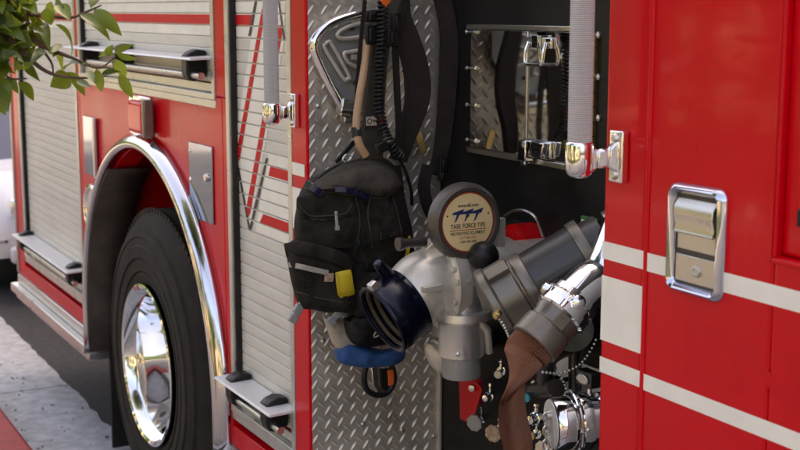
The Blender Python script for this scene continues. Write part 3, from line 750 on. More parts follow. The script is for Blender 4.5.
def glyph(y0, w_, hh, z0):
    def q(pts): return [fo_ + Vector((.0008, y0 + a * w_, z0 + b_ * hh)) for a, b_ in pts]
    lr.face(q([(-.62, .60), (-.42, .78), (.50, .98), (.62, 1.0), (.40, .66), (.30, .60)]))
    lr.face(q([(-.12, .61), (.16, .61), (-.18, .08), (-.42, 0), (-.30, .12)]))
for i, yy in enumerate((-.0275, -.001, .0255)): glyph(yy, .0285, .031, .0015)
lr.face([fo_ + Vector((.0008, -.006, .0115)), fo_ + Vector((.0008, .003, .0135)), fo_ + Vector((.0008, .0065, .0165)), fo_ + Vector((.0008, -.004, .0150))])
lr.build('lettering', [REDINK, INK, NAVY], IV)
kn = MB(); kc = N(484, 256, DX + .034); kn.lathe(kc, (1, 0, 0), [(-.052, .012), (-.034, .014), (-.031, .021), (-.023, .030), (-.008, .035), (.008, .035), (.022, .029), (.031, .016), (.035, 0)], 28); kn.build('crank_knob', PLAST, IV)
# relief outlet below, capped bleed to its left
ro = MB(); c0 = V(460, 303, .05); c1 = V(463, 376, .05)
c0 = Vector((VX + .05, (c0.y + c1.y) / 2, c0.z)); dn = Vector((0, 0, -1)); Lr = c0.z - c1.z
ro.lathe(c0, dn, [(-.05, .052), (.015, .052), (.017, .072), (.035, .074), (.037, .058), (.046, .0585), (.05, .0560), (Lr * .70, .0555), (Lr * .705, .052)], 40)
ro.lathe(c0 + Vector((.042, -.036, -Lr * .62)), (.76, -.65, 0), [(0, .006), (.004, .0055), (.006, 0)], 10)
ro.build('relief_outlet', ALU, IV)
r2 = MB(); r2.lathe(c0, dn, [(Lr * .69, .048), (Lr * .98, .0475), (Lr, .0455), (Lr, .040), (Lr * .8, .038), (Lr * .8, 0)], 40); r2.build('outlet_nozzle', CASTD, IV)
r3 = MB(); a0 = V(446, 352, -.02); a1 = V(432, 360, -.02); dd = (a1 - a0).normalized()
r3.lathe(a0, dd, [(-.05, .03), (.0, .04), (.006, .044), (.018, .044), (.022, .040), (.034, .041), (.04, .036), (.046, .02), (.047, 0)], 32); r3.build('bleed_cap', CAST, IV)
r4 = MB(); r4.lathe(V(470, 320, .07), (.5, -.85, 0), [(-.03, .012), (.0, .020), (.018, .020), (.022, .012), (.022, 0)], 18); r4.tube([V(478, 318, .1), V(487, 330, .1), V(489, 352, .08)], .010, 12); r4.build('drain_fitting', CAST, IV)

# ---------------- big capped discharge
GX = -2.34
Q = lambda px, py, dx=0.0: N(px, py, GX + dx)
e0 = Q(495, 307, -.09); e1 = Q(584, 255); dd = (e0 - e1).normalized(); Ld = (e0 - e1).length
ds = MB()
ds.lathe(e1, dd, [(-.06, .066), (-.02, .068), (-.018, .078), (.004, .079), (.006, .076), (Ld - .095, .0755)], 48); DS = ds.build('discharge', PIPE, FE, ang=40)
dc = MB(); r0 = .083
dc.lathe(e1 + dd * Ld, dd, [(-.105, .074), (-.104, r0 - .003), (-.094, r0), (-.080, r0), (-.078, r0 - .003), (-.072, r0 - .004), (-.070, r0 + .004), (-.020, r0 + .004), (-.014, r0 + .009), (.0, r0 + .009), (.004, r0 + .006), (.006, r0 - .01), (.004, 0)], 56)
_, u1, v1 = basis(dd)
for k in range(3):
    t = 2 * math.pi * k / 3 + 1.0; er = u1 * math.cos(t) + v1 * math.sin(t); et = er.cross(dd); dc.obox(e0 - dd * .046 + er * (r0 + .008), dd * .026, et * .016, er * .010)
CAPO = dc.build('discharge_cap', HARD, DS, bevel=.0015, ang=35)
bd = MB(); bd.lathe(e1, dd, [(-.019, .0795), (-.006, .0805), (.0045, .0795)], 48); bd.build('pipe_band', HARD, DS)
el = MB(); el.tube(catmull([e1 + dd * -.08, e1 + dd * -.13, e1 + dd * -.17 + Vector((0, .03, .0)), e1 + dd * -.19 + Vector((0, .10, 0))], 6), .064, 32); el.build('elbow', CHROME, DS)
# red pipe behind
rp = MB(); c = PP(533, 246); rp.lathe((c.x, PANY, c.z), (0, -1, 0), [(0, .062), (.06, .062), (.062, .05), (.09, .05), (.09, 0)], 36); rp.build('red_pipe', REDK, FE)
rp = MB(); c = PP(518, 248); rp.lathe((c.x, PANY, c.z), (0, -1, 0), [(0, .075), (.02, .075), (.022, .06), (.12, .06), (.12, 0)], 36); rp.build('black_pipe', PIPE, FE)
# chrome elbow discharge with adapter
EX = -2.16
E_ = lambda px, py, dx=0.0: N(px, py, EX + dx)
ce = MB(); pth = catmull([E_(625, 225), E_(606, 272), E_(590, 284), E_(567, 306)], 8); ce.tube(pth, .046, 36); CE = ce.build('chrome_elbow', CHROME, FE)
f0 = E_(572, 301); f1 = E_(533, 345); d2 = (f1 - f0).normalized(); L2 = (f1 - f0).length
sw = MB()
sw.lathe(f0, d2, [(-.012, .044), (-.010, .054), (.004, .056), (.006, .050), (.020, .050), (.022, .056), (.040, .057), (.044, .052)], 48)
_, u2, v2 = basis(d2)
for k in range(3):
    t = 2 * math.pi * k / 3 + 2.5; er = u2 * math.cos(t) + v2 * math.sin(t); sw.lathe(f0 + d2 * .010 + er * .050, er, [(0, .015), (.014, .014), (.019, .008), (.02, 0)], 16)
sw.build('swivel', CHROME, CE)
ad = MB(); ad.lathe(f0, d2, [(.035, .050), (.052, .051), (.060, .0475), (L2 * .60, .0475), (L2 * .62, .053), (L2 * .98, .054), (L2, .051), (L2, .046), (L2 * .8, .044)], 48)
for k in range(2):
    t = math.pi * k + .4; er = u2 * math.cos(t) + v2 * math.sin(t); ad.obox(f0 + d2 * (L2 * .5) + er * .052, d2 * .016, er.cross(d2) * .013, er * .008)
ad.build('hose_adapter', HARD, CE, bevel=.001)
# hose: flattened twisting tube hanging from the adapter
hp = [f1 - d2 * .03, f1 + d2 * .02, E_(521, 362), E_(514, 385, -.01), E_(512, 412, -.02), E_(517, 440, -.02), E_(520, 470, -.03), E_(516, 560, -.03), E_(500, 640, -.03)]
P = catmull(hp, 10); n = len(P); seg = 92; hm = MB(); vs = []; fs = []
for i in range(n):
    t = i / (n - 1); T = (P[min(i + 1, n - 1)] - P[max(i - 1, 0)]).normalized()
    tw = R(15) + R(112) * min(1, max(0, (t - .08) / .34)); 
    ref = Vector((0, 1, 0)) if abs(T.y) < .75 else Vector((1, 0, 0))
    u = (Vector((.35, .9, .1)) - T * Vector((.35, .9, .1)).dot(T)).normalized(); v = T.cross(u)
    uu = u * math.cos(tw) + v * math.sin(tw); vv = v * math.cos(tw) - u * math.sin(tw)
    fl = min(1, max(0, (t - .03) / .3)); rx = .043 + .013 * fl; ry = .043 - .031 * fl
    for k in range(seg):
        a_ = 2 * math.pi * k / seg; rib = 1 + .046 * (1 if k % 2 else -1)
        vs.append(P[i] + uu * (rx * rib * math.cos(a_)) + vv * (ry * (rib ** 2) * math.sin(a_)))
for i in range(n - 1):
    for k in range(seg): fs.append((i * seg + k, i * seg + (k + 1) % seg, (i + 1) * seg + (k + 1) % seg, (i + 1) * seg + k))
fs += [tuple(reversed(range(seg))), tuple(range((n - 1) * seg, n * seg))]
hm.add(vs, fs)
tag(hm.build('fire_hose', HOSE, ang=22), 'ribbed reddish brown fire hose drooping twisted from the chrome elbow', 'hose')
# bead chains
def beads(mb, pts, r=.0034, step=.0085):
    P = catmull(pts, 24); acc = 0; last = P[0]
    for i in range(1, len(P)):
        acc += (P[i] - P[i - 1]).length
        if acc >= step:
            acc = 0; c = P[i]; mb.lathe(c, (0, 0, 1), [(-r, 0), (-r * .7, r * .7), (0, r), (r * .7, r * .7), (r, 0)], 8)
bc = MB(); beads(bc, [E_(598, 336, -.1), E_(590, 352, -.1), E_(578, 366, -.1), E_(560, 373, -.1), E_(542, 372, -.1)]); 
bc.next(); beads(bc, [Q(497, 316, .08), Q(504, 326, .08), Q(510, 340, .06), Q(513, 352, .02)]); bc.next(); beads(bc, [Q(558, 372, -.1), Q(565, 385, -.1), Q(568, 400, -.1)])
bc.build_each('bead_chain', STEEL, FE)
pl = MB(); pl.lathe(Q(497, 315, .082), (.6, -.7, -.3), [(-.01, .009), (.004, .009), (.006, .006), (.01, .006), (.012, 0)], 12); pl.build('cap_stud', BRASS, DS)
# capped chrome outlet lower right
CX = -2.20
K = lambda px, py, dx=0.0: N(px, py, CX + dx)
k0 = K(552.5, 424); k1 = K(600, 418); kd = Vector((-.30, -.95, -.04)).normalized(); km = MB()
kp = [(-.20, .040), (-.115, .040), (-.113, .050), (-.09, .052), (-.086, .046), (-.072, .046), (-.070, .053), (-.060, .055), (-.050, .053), (-.048, .046), (-.036, .046), (-.034, .050), (-.004, .0505), (.0, .048), (.002, .0)]
km.lathe(k0, kd, [(a_ * 1.1, r_ * 1.13) for a_, r_ in kp], 48)
CO = km.build('capped_outlet', CHROME, FE)
kf = MB(); kf.lathe(k0, kd, [(.0024, .0522), (.0044, .0514), (.0050, .0)], 40); kf.build('outlet_cap', SHELF, CO)
kt = MB(); kt.lathe(k0 - kd * .17, kd, [(-.12, .062), (.05, .062), (.05, .04)], 36); kt.build('outlet_pipe', REDK, CO)
kl = MB(); _, u3, v3 = basis(kd)
for k in range(9):
    t = k * .62; er = u3 * math.cos(t) + v3 * math.sin(t); kl.lathe(k0 - kd * .06 + er * .050, er, [(0, .008), (.007, .008), (.011, .004), (.012, 0)], 10) if k % 3 == 0 else None
wv = [k0 - kd * .045 + (u3 * math.cos(a_) + v3 * math.sin(a_)) * .066 for a_ in [x * .26 for x in range(25)]]
kl.tube(wv, .0048, 8); kl.build('outlet_ring', CHROME, CO)
ch = MB(); cc = k0 + kd * .010
for i in range(5):
    c = cc + Vector((.0, -.004, .016 - i * .015)); a1_ = Vector((0, 0, .011)); a2_ = (Vector((.35, -.2, 0)) if i % 2 else Vector((.2, .35, 0))).normalized() * .0065
    ring = [c + a1_ * math.cos(x) + a2_ * math.sin(x) for x in [2 * math.pi * q / 12 for q in range(13)]]; ch.tube(ring, .0024, 8)
ch.lathe(cc + Vector((0, 0, .020)), kd, [(-.008, .011), (.004, .010), (.006, 0)], 14)
ch.build('cap_chain', STEEL, CO)
# small drain knobs on the panel
def knob(px, py, Y, d, m, r=.025, stem=.06):
    c = S(px, py, Y); d = Vector(d).normalized(); _, u, v = basis(d); mb = MB()
    pts = []
    for i in range(16):
        t = 2 * math.pi * i / 16; q = r * (1.0 if i % 2 else .88); pts.append(c + u * (q * math.cos(t)) + v * (q * math.sin(t)))
    mb.prism(pts, d * .008)
    ko = mb.build('drain_knob', m, FE, bevel=.0015)
    s_ = MB(); s_.tube([c - d * stem, c], .0075, 12); s_.lathe(c - d * .035, d, [(-.012, .013), (.006, .013), (.007, .009)], 8); s_.lathe(c - d * .030 + Vector((0, 0, .013)), (0, 0, 1), [(-.004, .005), (.008, .004), (.011, .0065), (.016, .0065), (.02, .003), (.021, 0)], 10)
    s_.build('stem', CHROME, ko)
    return c, d, u, v
kd_ = (.45, -.85, -.08)
c, d_, u_, v_ = knob(475.5, 422.5, .33, kd_, CASTD)
c, d_, u_, v_ = knob(494, 433, .32, kd_, PATCH)
knob(498.5, 374, .36, (.7, -.7, 0), CAST, .012, .03)
knob(527, 397, .33, (.4, -.9, -.2), CYAN, .013)
knob(545, 383, .36, (.5, -.8, 0), CHROME, .012)
knob(532, 436, .33, (.5, -.8, .1), BRASS, .012)
knob(543, 448, .31, (.4, -.85, .1), STEEL, .02)
for px, py, L_, r_, d_ in ((549, 384, .10, .016, (.3, -.95, 0)), (557, 402, .08, .020, (.2, -.97, 0)), (512, 398, .07, .014, (.4, -.9, 0)), (583, 402, .07, .018, (.1, -.98, .1)), (486, 398, .05, .012, (.4, -.9, 0)), (531, 420, .06, .015, (.3, -.95, 0))):
    q = MB(); c = S(px, py, .33); dv = Vector(d_).normalized(); q.lathe(c, dv, [(-L_, r_ * .7), (-.03, r_ * .7), (-.028, r_ * 1.15), (-.014, r_ * 1.15), (-.012, r_ * .9), (.0, r_ * .95), (.006, r_ * .7), (.008, 0)], 16)
    q.lathe(c - dv * .02 + Vector((0, 0, r_ * 1.1)), (0, 0, 1), [(0, r_ * .35), (.012, r_ * .3), (.016, r_ * .5), (.022, r_ * .4), (.025, 0)], 10); q.build('drain_valve', CHROME, FE)
# red lever handle
lv = MB()
a_ = lambda px, py: S(px, py, .34)
lv.prism([a_(459, 379), a_(476, 380), a_(482, 388), a_(476, 409), a_(472, 424), a_(460, 418)], (.012, -.006, 0)); 
LV = lv.build('red_lever', REDK, FE, bevel=.003)
lv = MB(); a_ = lambda px, py: S(px, py, .37); lv.prism([a_(466, 377), a_(482, 379), a_(482, 404), a_(475, 404), a_(474, 388), a_(466, 388)], (.012, -.006, 0)); lv.build('lever_yoke', REDK, LV, bevel=.003)
lv = MB(); lv.lathe(S(472, 388, .325), (.6, -.8, 0), [(-.01, .010), (.006, .009), (.008, 0)], 14); lv.build('lever_pin', STEEL, LV)
# gauge bracket with oval badge, brackets behind hose
bk = MB(); s0 = PP(557, 352); s1 = PP(576, 430); bk.box(s0.x, s1.x, PANY - .006, PANY - .001, s1.z, s0.z)
s2 = PP(584, 352); s3 = PP(606, 430); bk.box(s2.x, s3.x, PANY - .006, PANY - .001, s1.z, s0.z); BK = bk.build('bracket_plate', SHELF, FE, bevel=.001)
bk = MB(); c = S(588.5, 378, .30); bk.box(c.x - .028, c.x + .030, .285, .315, c.z - .018, c.z + .018); bb = bk.build('badge_block', PIPE, FE, bevel=.003)
bk = MB(); bk.lathe((0, 0, 0), (0, -1, 0), [(0, .022), (.003, .022), (.004, .019), (.0025, .018), (.0025, 0)], 28); bk.v = [(x * 1.05 + c.x, y + .284, z * .55 + c.z) for x, y, z in bk.v]; bk.build('badge', STEEL, bb)
bk = MB(); c = PP(592, 226); bk.box(c.x - .035, c.x + .03, PANY - .010, PANY - .001, c.z - .022, c.z + .022); gb = bk.build('green_tag', GREEN, FE, bevel=.003)
bk = MB(); bk.box(c.x - .028, c.x + .024, PANY - .0115, PANY - .0102, c.z - .004, c.z + .014); bk.build('tag_face', WHITE, gb)
bk = MB(); bk.lathe(PP(584, 229), (0, -1, 0), [(0, .010), (.012, .009), (.016, .004), (.017, 0)], 14); bk.build('panel_stud', STEEL, FE)
# dark elbows and levers filling the lower panel
fl = MB(); fl.tube(catmull([PP(575, 345, .02), PP(560, 350, .10), PP(548, 360, .12), PP(545, 380, .1)], 6), .022, 16); fl.tube([PP(572, 330, .0), PP(572, 330, .15)], .05, 24)
fl.tube([PP(574, 350, .05), PP(574, 410, .05)], .014, 12); fl.tube([PP(520, 392, .0), PP(556, 388, .12)], .022, 18); fl.tube([PP(490, 336, .0), PP(480, 345, .12)], .03, 18)
fl.build('pipework', PIPE, FE)
hs = MB(); hs.tube(catmull([PP(497, 232, .02), PP(505, 216, .05), PP(520, 210, .06), PP(535, 217, .05), PP(543, 236, .02)], 8), .004, 8); hs.build('cable', STEEL, FE)

# ---------------- folding step on the tread plate
XS = X0 + .035
M_ = lambda px, py, dx=0.0: N(px, py, XS + dx)
st = MB()
path = catmull([M_(392, 13), M_(372, 13), M_(352, 16), M_(332, 23), M_(318, 35), M_(314, 46), M_(318, 60), M_(330, 85), M_(343, 108)], 8)
st.tube(path, [.0125] * len(path), 16)
FS = st.build('folding_step', CHROME, FE)
sp = MB()
sp.prism([M_(330, 30, -.012), M_(352, 21, -.012), M_(392, 18, -.012), M_(392, 60, -.012), M_(372, 92, -.012), M_(352, 106, -.012), M_(340, 104, -.012), M_(326, 72, -.012), M_(319, 46, -.012)], (-.008, 0, 0))
sp.build('step_plate', CASTD, FS, bevel=.003)  # greyer than the ribs, depth shading put into its colour
ri = MB()
ri.tube(catmull([M_(375, 20), M_(350, 26), M_(338, 33), M_(340, 38), M_(352, 38), M_(375, 34)], 6), .006, 10)
ri.tube(catmull([M_(325, 44), M_(328, 42), M_(332, 45), M_(349, 76), M_(347, 79), M_(343, 78), M_(325, 49), M_(325, 44)], 6), .0055, 10)
ri.tube(catmull([M_(372, 48), M_(350, 52), M_(344, 54), M_(350, 64), M_(368, 70)], 6), .006, 10)
for i in range(9):
    for y0 in (20.5, 57.0): ri.obox(M_(352 + i * 3.1, y0 - (i * .35 if y0 < 30 else 0), -.002), (0, .0035, 0), (0, 0, .007), (.004, 0, 0))
ri.build('step_rib', CAST, FS)
hn = MB(); hn.obox(M_(344, 108), (.02, 0, 0), (0, .016, -.004), (0, .004, .024)); hn.obox(M_(352, 118), (.016, 0, 0), (0, .03, 0), (0, 0, .012)); hn.tube([M_(340, 110, .02), M_(366, 112, .02)], .008, 12)
hn.build('step_hinge', STEEL, FS, bevel=.004)
bo = MB()
for q in ((353, 28), (357, 83)): bo.next().lathe(M_(*q), (1, 0, 0), [(-.012, .007), (-.004, .0065), (-.002, 0)], 12)
bo.build_each('step_bolt', PIPE, FS)

# ------------------------------------------------------------------ black gear pack hanging in the recess
BX = -3.13
Bp = lambda px, py, dx=0.0: N(px, py, BX + dx)
nx = Vector((1, 0, 0)); nb2 = Vector((.93, -.35, .05)).normalized()
PK = thing('gear_pack', 'black gear pack with coiled cord and yellow tag hanging on the tread plate', 'backpack', Bp(350, 250))
m = MB(); m.pillow([Bp(*q) for q in ((297, 205), (301, 190), (312, 178), (334, 168), (362, 158), (384, 158), (398, 172), (406, 205), (413, 240), (409, 268), (380, 272), (345, 268), (315, 262), (297, 246), (294, 225))], 0, nb2, .105, rings=20, m=150, pw=2.8, amp=.022, fs_=13, back=.5, seed=3)
m.build('bag', FAB, PK, ang=70)
m = MB(); m.pillow([Bp(*q, .03) for q in ((305, 188), (322, 176), (350, 163), (376, 160), (394, 170), (400, 186), (384, 196), (366, 195), (345, 192), (325, 190))], 0, nb2, .105, rings=14, m=110, pw=2.6, amp=.018, fs_=15, back=.2, seed=9)
m.build('lid', FAB2, PK, ang=70)
m = MB(); m.pillow([Bp(*q, .075) for q in ((296, 207), (300, 195), (330, 193), (355, 195), (352, 206), (347, 214), (328, 216), (312, 217), (302, 212))], 0, nb2, .030, rings=10, m=80, pw=3, amp=.005, fs_=22, back=.3, seed=5)
m.build('pocket_flap', FAB, PK, ang=70)
m = MB(); m.pillow([Bp(*q, .055) for q in ((297, 212), (318, 214), (345, 213), (354, 220), (354, 240), (350, 252), (330, 251), (305, 245), (297, 236))], 0, nb2, .050, rings=12, m=90, pw=3, amp=.014, fs_=17, back=.3, seed=15)
m.build('front_pocket', FAB, PK, ang=70)
m = MB(); m.pillow([Bp(*q, .0) for q in ((372, 182), (384, 180), (396, 195), (404, 225), (410, 252), (398, 258), (372, 250), (366, 225), (370, 205))], 0, nb2, .10, rings=14, m=90, pw=2.6, amp=.024, fs_=17, back=.3, seed=35)
m.build('side_pocket', FAB, PK, ang=70)
m = MB(); m.pillow([Bp(*q, .05) for q in ((285, 248), (295, 240), (318, 242), (344, 249), (352, 262), (354, 290), (352, 310), (330, 311), (312, 308), (299, 305), (292, 285), (288, 265))], 0, nb2, .075, rings=16, m=110, pw=3.6, amp=.014, fs_=12, back=.6, seed=21)
m.build('lower_pouch', FAB, PK, ang=70)
m = MB(); m.pillow([Bp(*q, .0) for q in ((344, 252), (380, 258), (404, 264), (404, 290), (392, 305), (386, 320), (362, 318), (346, 312))], 0, nb2, .085, rings=12, m=90, pw=3.0, amp=.022, fs_=14, back=.3, seed=41)
m.build('waist_belt', FAB, PK, ang=70)
def on(px, py, dx): return Bp(px, py, dx)
# pouch flap fold lip
m = MB(); m.ribbon([on(286, 250, .085), on(300, 248, .120), on(320, 252, .130), on(342, 259, .125), on(351, 268, .105)], (0, 0, 1), .035, .010); m.build('pouch_lip', FAB, PK, ang=60)
m = MB(); m.ribbon([on(289, 264.5, .095), on(300, 266.5, .126), on(313, 269.5, .130), on(328, 272.8, .1295)], (0, 0, 1), .0135, .003); m.build('reflective_strip', REFL, PK)
m = MB(); m.obox(on(329, 277.5, .131), (0, .012, -.001), (0, .001, .011), (.002, 0, 0)); m.build('badge_patch', PATCH, PK, bevel=.001)
m = MB(); m.ribbon([on(343, 271, .125), on(344.5, 276, .131), on(345.5, 284, .133), on(346.5, 291, .131), on(347, 296, .122)], (0, 1, 0), .043, .006); ty = m.build('yellow_tag', YEL, PK)
m = MB(); m.ribbon([on(336.5, 273, .136), on(337.5, 285, .139), on(339, 295, .134)], (0, 1, 0), .006, .004); m.build('tag_edge', YEL, ty)
m = MB(); m.ribbon([on(336, 211, .113), on(336.5, 219, .116), on(337, 226, .115)], (0, 1, 0), .008, .004); m.obox(on(337.2, 228, .116), (0, .0055, 0), (0, 0, .006), (.004, 0, 0)); m.build('zip_pull', REFL, PK, bevel=.001)
m = MB(); m.ribbon([on(306, 183, .10), on(312, 187, .125), on(322, 194, .128)], (0, .25, 1), .020, .006); m.ribbon([on(335, 189, .13), on(347, 190, .137), on(358, 193.5, .135), on(369, 198, .12)], (0, .1, 1), .016, .006); m.build('tinted_strip', LENSB, PK)
# seams, zips and webbing laid on the bag's own surface
from mathutils.bvhtree import BVHTree
TREES = [BVHTree.FromPolygons([ob.matrix_world @ Vector((0, 0, 0)) + v.co + (PK.location + ob.location if ob.parent == PK else ob.location) for v in ob.data.vertices], [tuple(p.vertices) for p in ob.data.polygons]) for ob in PK.children if ob.name.split('.')[0] in ('bag', 'lid', 'pocket_flap', 'front_pocket', 'side_pocket', 'lower_pouch', 'waist_belt')]
def lay(pts, off=.002):
    out = []
    for (px, py) in pts:
        d = ray(px, py).normalized(); hits = [h for h in (t.ray_cast(CAM, d) for t in TREES) if h[0] is not None]
        if hits: out.append(min(hits, key=lambda h: h[3])[0] - d * off)
        elif out: out.append(N(px, py, out[-1].x))
    return out
def dense(pts, k=6): 
    c = catmull([Vector((a, b_, 0)) for a, b_ in pts], k); return [(p.x, p.y) for p in c]
def seam(name, pts, r, m_): q = MB(); q.tube(lay(dense(pts), r * .5), r, 8); return q.build(name, m_, PK)
def web(name, pts, wd, m_, wdir=(0, .2, 1), th=.004): q = MB(); q.ribbon(lay(dense(pts, 3), .003), wdir, wd, th, 2); return q.build(name, m_, PK)
for pts in (((300, 217), (318, 220), (335, 219), (351, 215)), ((296, 252), (315, 255), (340, 262), (350, 272))): seam('zip', pts, .0030, PLAST)
for pts in (((356, 197), (360, 222), (355, 250)), ((374, 184), (368, 212), (373, 248)), ((292, 290), (318, 298), (350, 303)), ((308, 191), (326, 192), (346, 194), (366, 197), (384, 198), (398, 190)), ((299, 205), (304, 211), (312, 216), (330, 215.5), (346, 213), (352, 204)), ((388, 182), (398, 215), (404, 250)), ((356, 290), (378, 296), (396, 294))): seam('seam', pts, .0022, FAB2)
web('webbing', ((299, 238), (318, 243), (340, 246), (360, 243), (384, 237), (406, 230)), .013, STRAP)
web('webbing', ((354, 268), (368, 266), (384, 268), (402, 274)), .020, STRAP)
web('webbing', ((360, 200), (364, 220), (362, 246)), .012, STRAP, (0, 1, .1))
web('webbing', ((309, 281), (311, 300), (305, 308)), .014, STRAP, (0, 1, 0)); web('webbing', ((345, 299), (346, 306), (343, 312)), .014, STRAP, (0, 1, 0))
web('yellow_strip', ((409, 236), (408, 246), (407, 257)), .012, YEL, (0, 1, 0))
for q_ in ((362, 244), (384, 237), (370, 266)):
    c = lay([q_], .006)[0]; q = MB(); q.obox(c, (0, .014, -.002), (0, .002, .011), (.005, 0, 0)); q.build('buckle', PLAST, PK, bevel=.003)
# bottom buckles
for q, t in (((300, 306), (293, 319)), ((342, 309), (331, 321))):
    m = MB(); p0 = on(*q, .10); p1 = on(*t, .10); d = (p1 - p0).normalized(); s_ = d.cross(nx).normalized()
    m.obox(p0.lerp(p1, .25), d * .012, s_ * .012, nx * .006); m.obox(p0.lerp(p1, .62), d * .012, s_ * .009, nx * .005)
    m.obox(p1, d * .010, s_ * .013, nx * .006); m.obox(p0 - d * .012, d * .012, s_ * .009, nx * .003); m.build('buckle', CASTD, PK, bevel=.003)
# shoulder straps (wide padded), webbing, cords
m = MB(); m.ribbon([on(372, 168, .03), on(372, 140, .035), on(374, 105, .035), on(378, 60, .03), on(384, 25, .02), on(396, -15, .0), on(402, -60, .0)], (0, 1, 0), [.065, .062, .058, .055, .05, .05], .016); m.build('chest_strap', FAB2, PK)
m = MB(); m.ribbon([on(398, 160, -.03), on(408, 130, -.01), on(417, 100, .0), on(416, 70, .0), on(408, 40, -.005), on(400, 10, -.02), on(403, -40, -.04)], [(.3, 1, 0), (.15, 1, 0), (.5, 1, .2)], [.05, .06, .075, .07, .055, .05], .02); m.build('shoulder_strap', STRAPP, PK)
m = MB(); m.ribbon([on(436, 175, -.06), on(443, 140, -.05), on(447, 100, -.05), on(449, 60, -.05), on(448, 25, -.06), on(440, -10, -.07), on(430, -50, -.08)], [(.3, 1, 0), (.2, 1, 0)], [.04, .05, .055, .05, .045], .02); m.build('shoulder_strap', STRAPP, PK)
m = MB(); m.ribbon([on(428, 165, -.04), on(424, 190, -.02), on(432, 215, -.02), on(446, 228, -.05)], (.5, 1, 0), .035, .006); m.ribbon([on(398, 165, .02), on(402, 200, .04), on(408, 235, .05), on(412, 255, .02)], (.3, 1, 0), .018, .005)
m.ribbon([on(405, 0, .03), on(396, 40, .05), on(397, 90, .05), on(399, 130, .05), on(397, 160, .05)], (0, 1, 0), .020, .006); m.ribbon([on(365, 0, .06), on(361, 40, .06), on(357, 90, .055), on(356, 135, .05)], (0, 1, 0), .012, .004)
m.build('webbing', STRAP, PK)
for q, w_, h_ in (((371, 35), .018, .026), ((371, 17), .02, .014), ((392, 38), .016, .022), ((396, 22), .012, .024), ((443, 165), .014, .022), ((442, 176), .012, .014)):
    m = MB(); c = on(*q, .055 if q[0] < 420 else -.03); m.obox(c, (0, w_, 0), (0, 0, h_), (.009, 0, 0)); m.obox(c + nx * .009, (0, w_ * .55, 0), (0, 0, h_ * .7), (.004, 0, 0)); m.build('buckle', PLAST, PK, bevel=.004, seg=3)
# coiled cord
P = catmull([on(384, -20, .075), on(382, 30, .08), on(380, 70, .08), on(379, 105, .08), on(383, 128, .085), on(391, 145, .09), on(400, 157, .085)], 60)
Lc = [0]
for i in range(1, len(P)): Lc.append(Lc[-1] + (P[i] - P[i - 1]).length)
hx = []; turns = 44; nn = turns * 12
for k in range(nn + 1):
    t = Lc[-1] * k / nn; i = 0
    while i < len(P) - 2 and Lc[i + 1] < t: i += 1
    p0 = P[i].lerp(P[i + 1], (t - Lc[i]) / max(1e-9, Lc[i + 1] - Lc[i])); T = (P[i + 1] - P[i]).normalized()
    u = (Vector((1, 0, 0)) - T * T.x).normalized(); v = T.cross(u); a_ = 2 * math.pi * turns * k / nn
    hx.append(p0 + u * (.0125 * math.cos(a_)) + v * (.0125 * math.sin(a_)))
m = MB(); m.tube(hx, .0034, 7); m.build('coiled_cord', PLAST, PK)
m = MB(); m.ribbon([on(398, 157, .085), on(405, 170, .085), on(411, 190, .08), on(412, 205, .07)], (0, 1, 0), .008, .007); m.build('cord_tail', PLAST, PK)
m = MB(); c = on(384, 3, .082); m.prism([c + Vector((0, -.018, .012)), c + Vector((0, .014, .026)), c + Vector((0, .016, .004)), c + Vector((0, .0, -.012))], (.012, 0, 0)); m.build('orange_clip', ORG, PK, bevel=.003)
m = MB(); P = catmull([on(367, 40, .05), on(364, 70, .065), on(359, 100, .075), on(356.5, 125, .085), on(359, 143, .095), on(366, 156, .095)], 10); m.tube(P, .0105, 16); m.build('drink_tube', TAN, PK)
m = MB(); m.tube([on(356, 128, .083), on(357, 137, .090)], .0135, 16); m.build('tube_collar', PLAST, PK)
# blood group patch
m = MB(); pc = on(371, 121, .078); m.cur = 0; m.obox(pc, (0, .0185, 0), (0, 0, .0145), (.002, 0, 0)); m.cur = 1
m.obox(pc + nx * .0022, (0, .0155, 0), (0, 0, .0115), (.0006, 0, 0)); m.cur = 0; text_mesh(m, 'O+', pc + nx * .0028 + Vector((0, 0, -.0075)), (0, 1, 0), (0, 0, 1), nx, .015, .025, bold=.02); m.cur = 2
m.obox(pc + Vector((.001, .030, .002)), (0, .006, 0), (0, 0, .012), (.002, 0, 0))
m.build('blood_group_patch', [INK, BEIGE, REDINK], PK)
m = MB(); m.obox(on(382, 147, .10), (0, .016, .006), (0, -.004, .013), (.008, 0, 0)); m.next().obox(on(345, 152, .06), (0, .026, .026), (0, -.005, .005), (.005, 0, 0)); m.build_each('clip', PLAST, PK, bevel=.003)
m = MB(); ring = [on(347, 158, .09) + Vector((0, .012 * math.cos(x), .009 * math.sin(x) + .003 * math.cos(x))) for x in [2 * math.pi * k / 14 for k in range(15)]]; m.tube(ring, .0026, 8); m.build('metal_ring', STEEL, PK)
m = MB(); m.tube(catmull([on(346, 160, .085), on(335, 166, .08), on(325, 172, .075), on(318, 178, .07)], 6), .004, 8); m.build('cord', PLAST, PK)
# grey card-like tag behind
m = MB(); m.obox(on(421, 143, -.03), (0, .010, .004), (0, -.01, .03), (.004, 0, 0)); m.build('hanging_tab', BRASS, PK, bevel=.003)

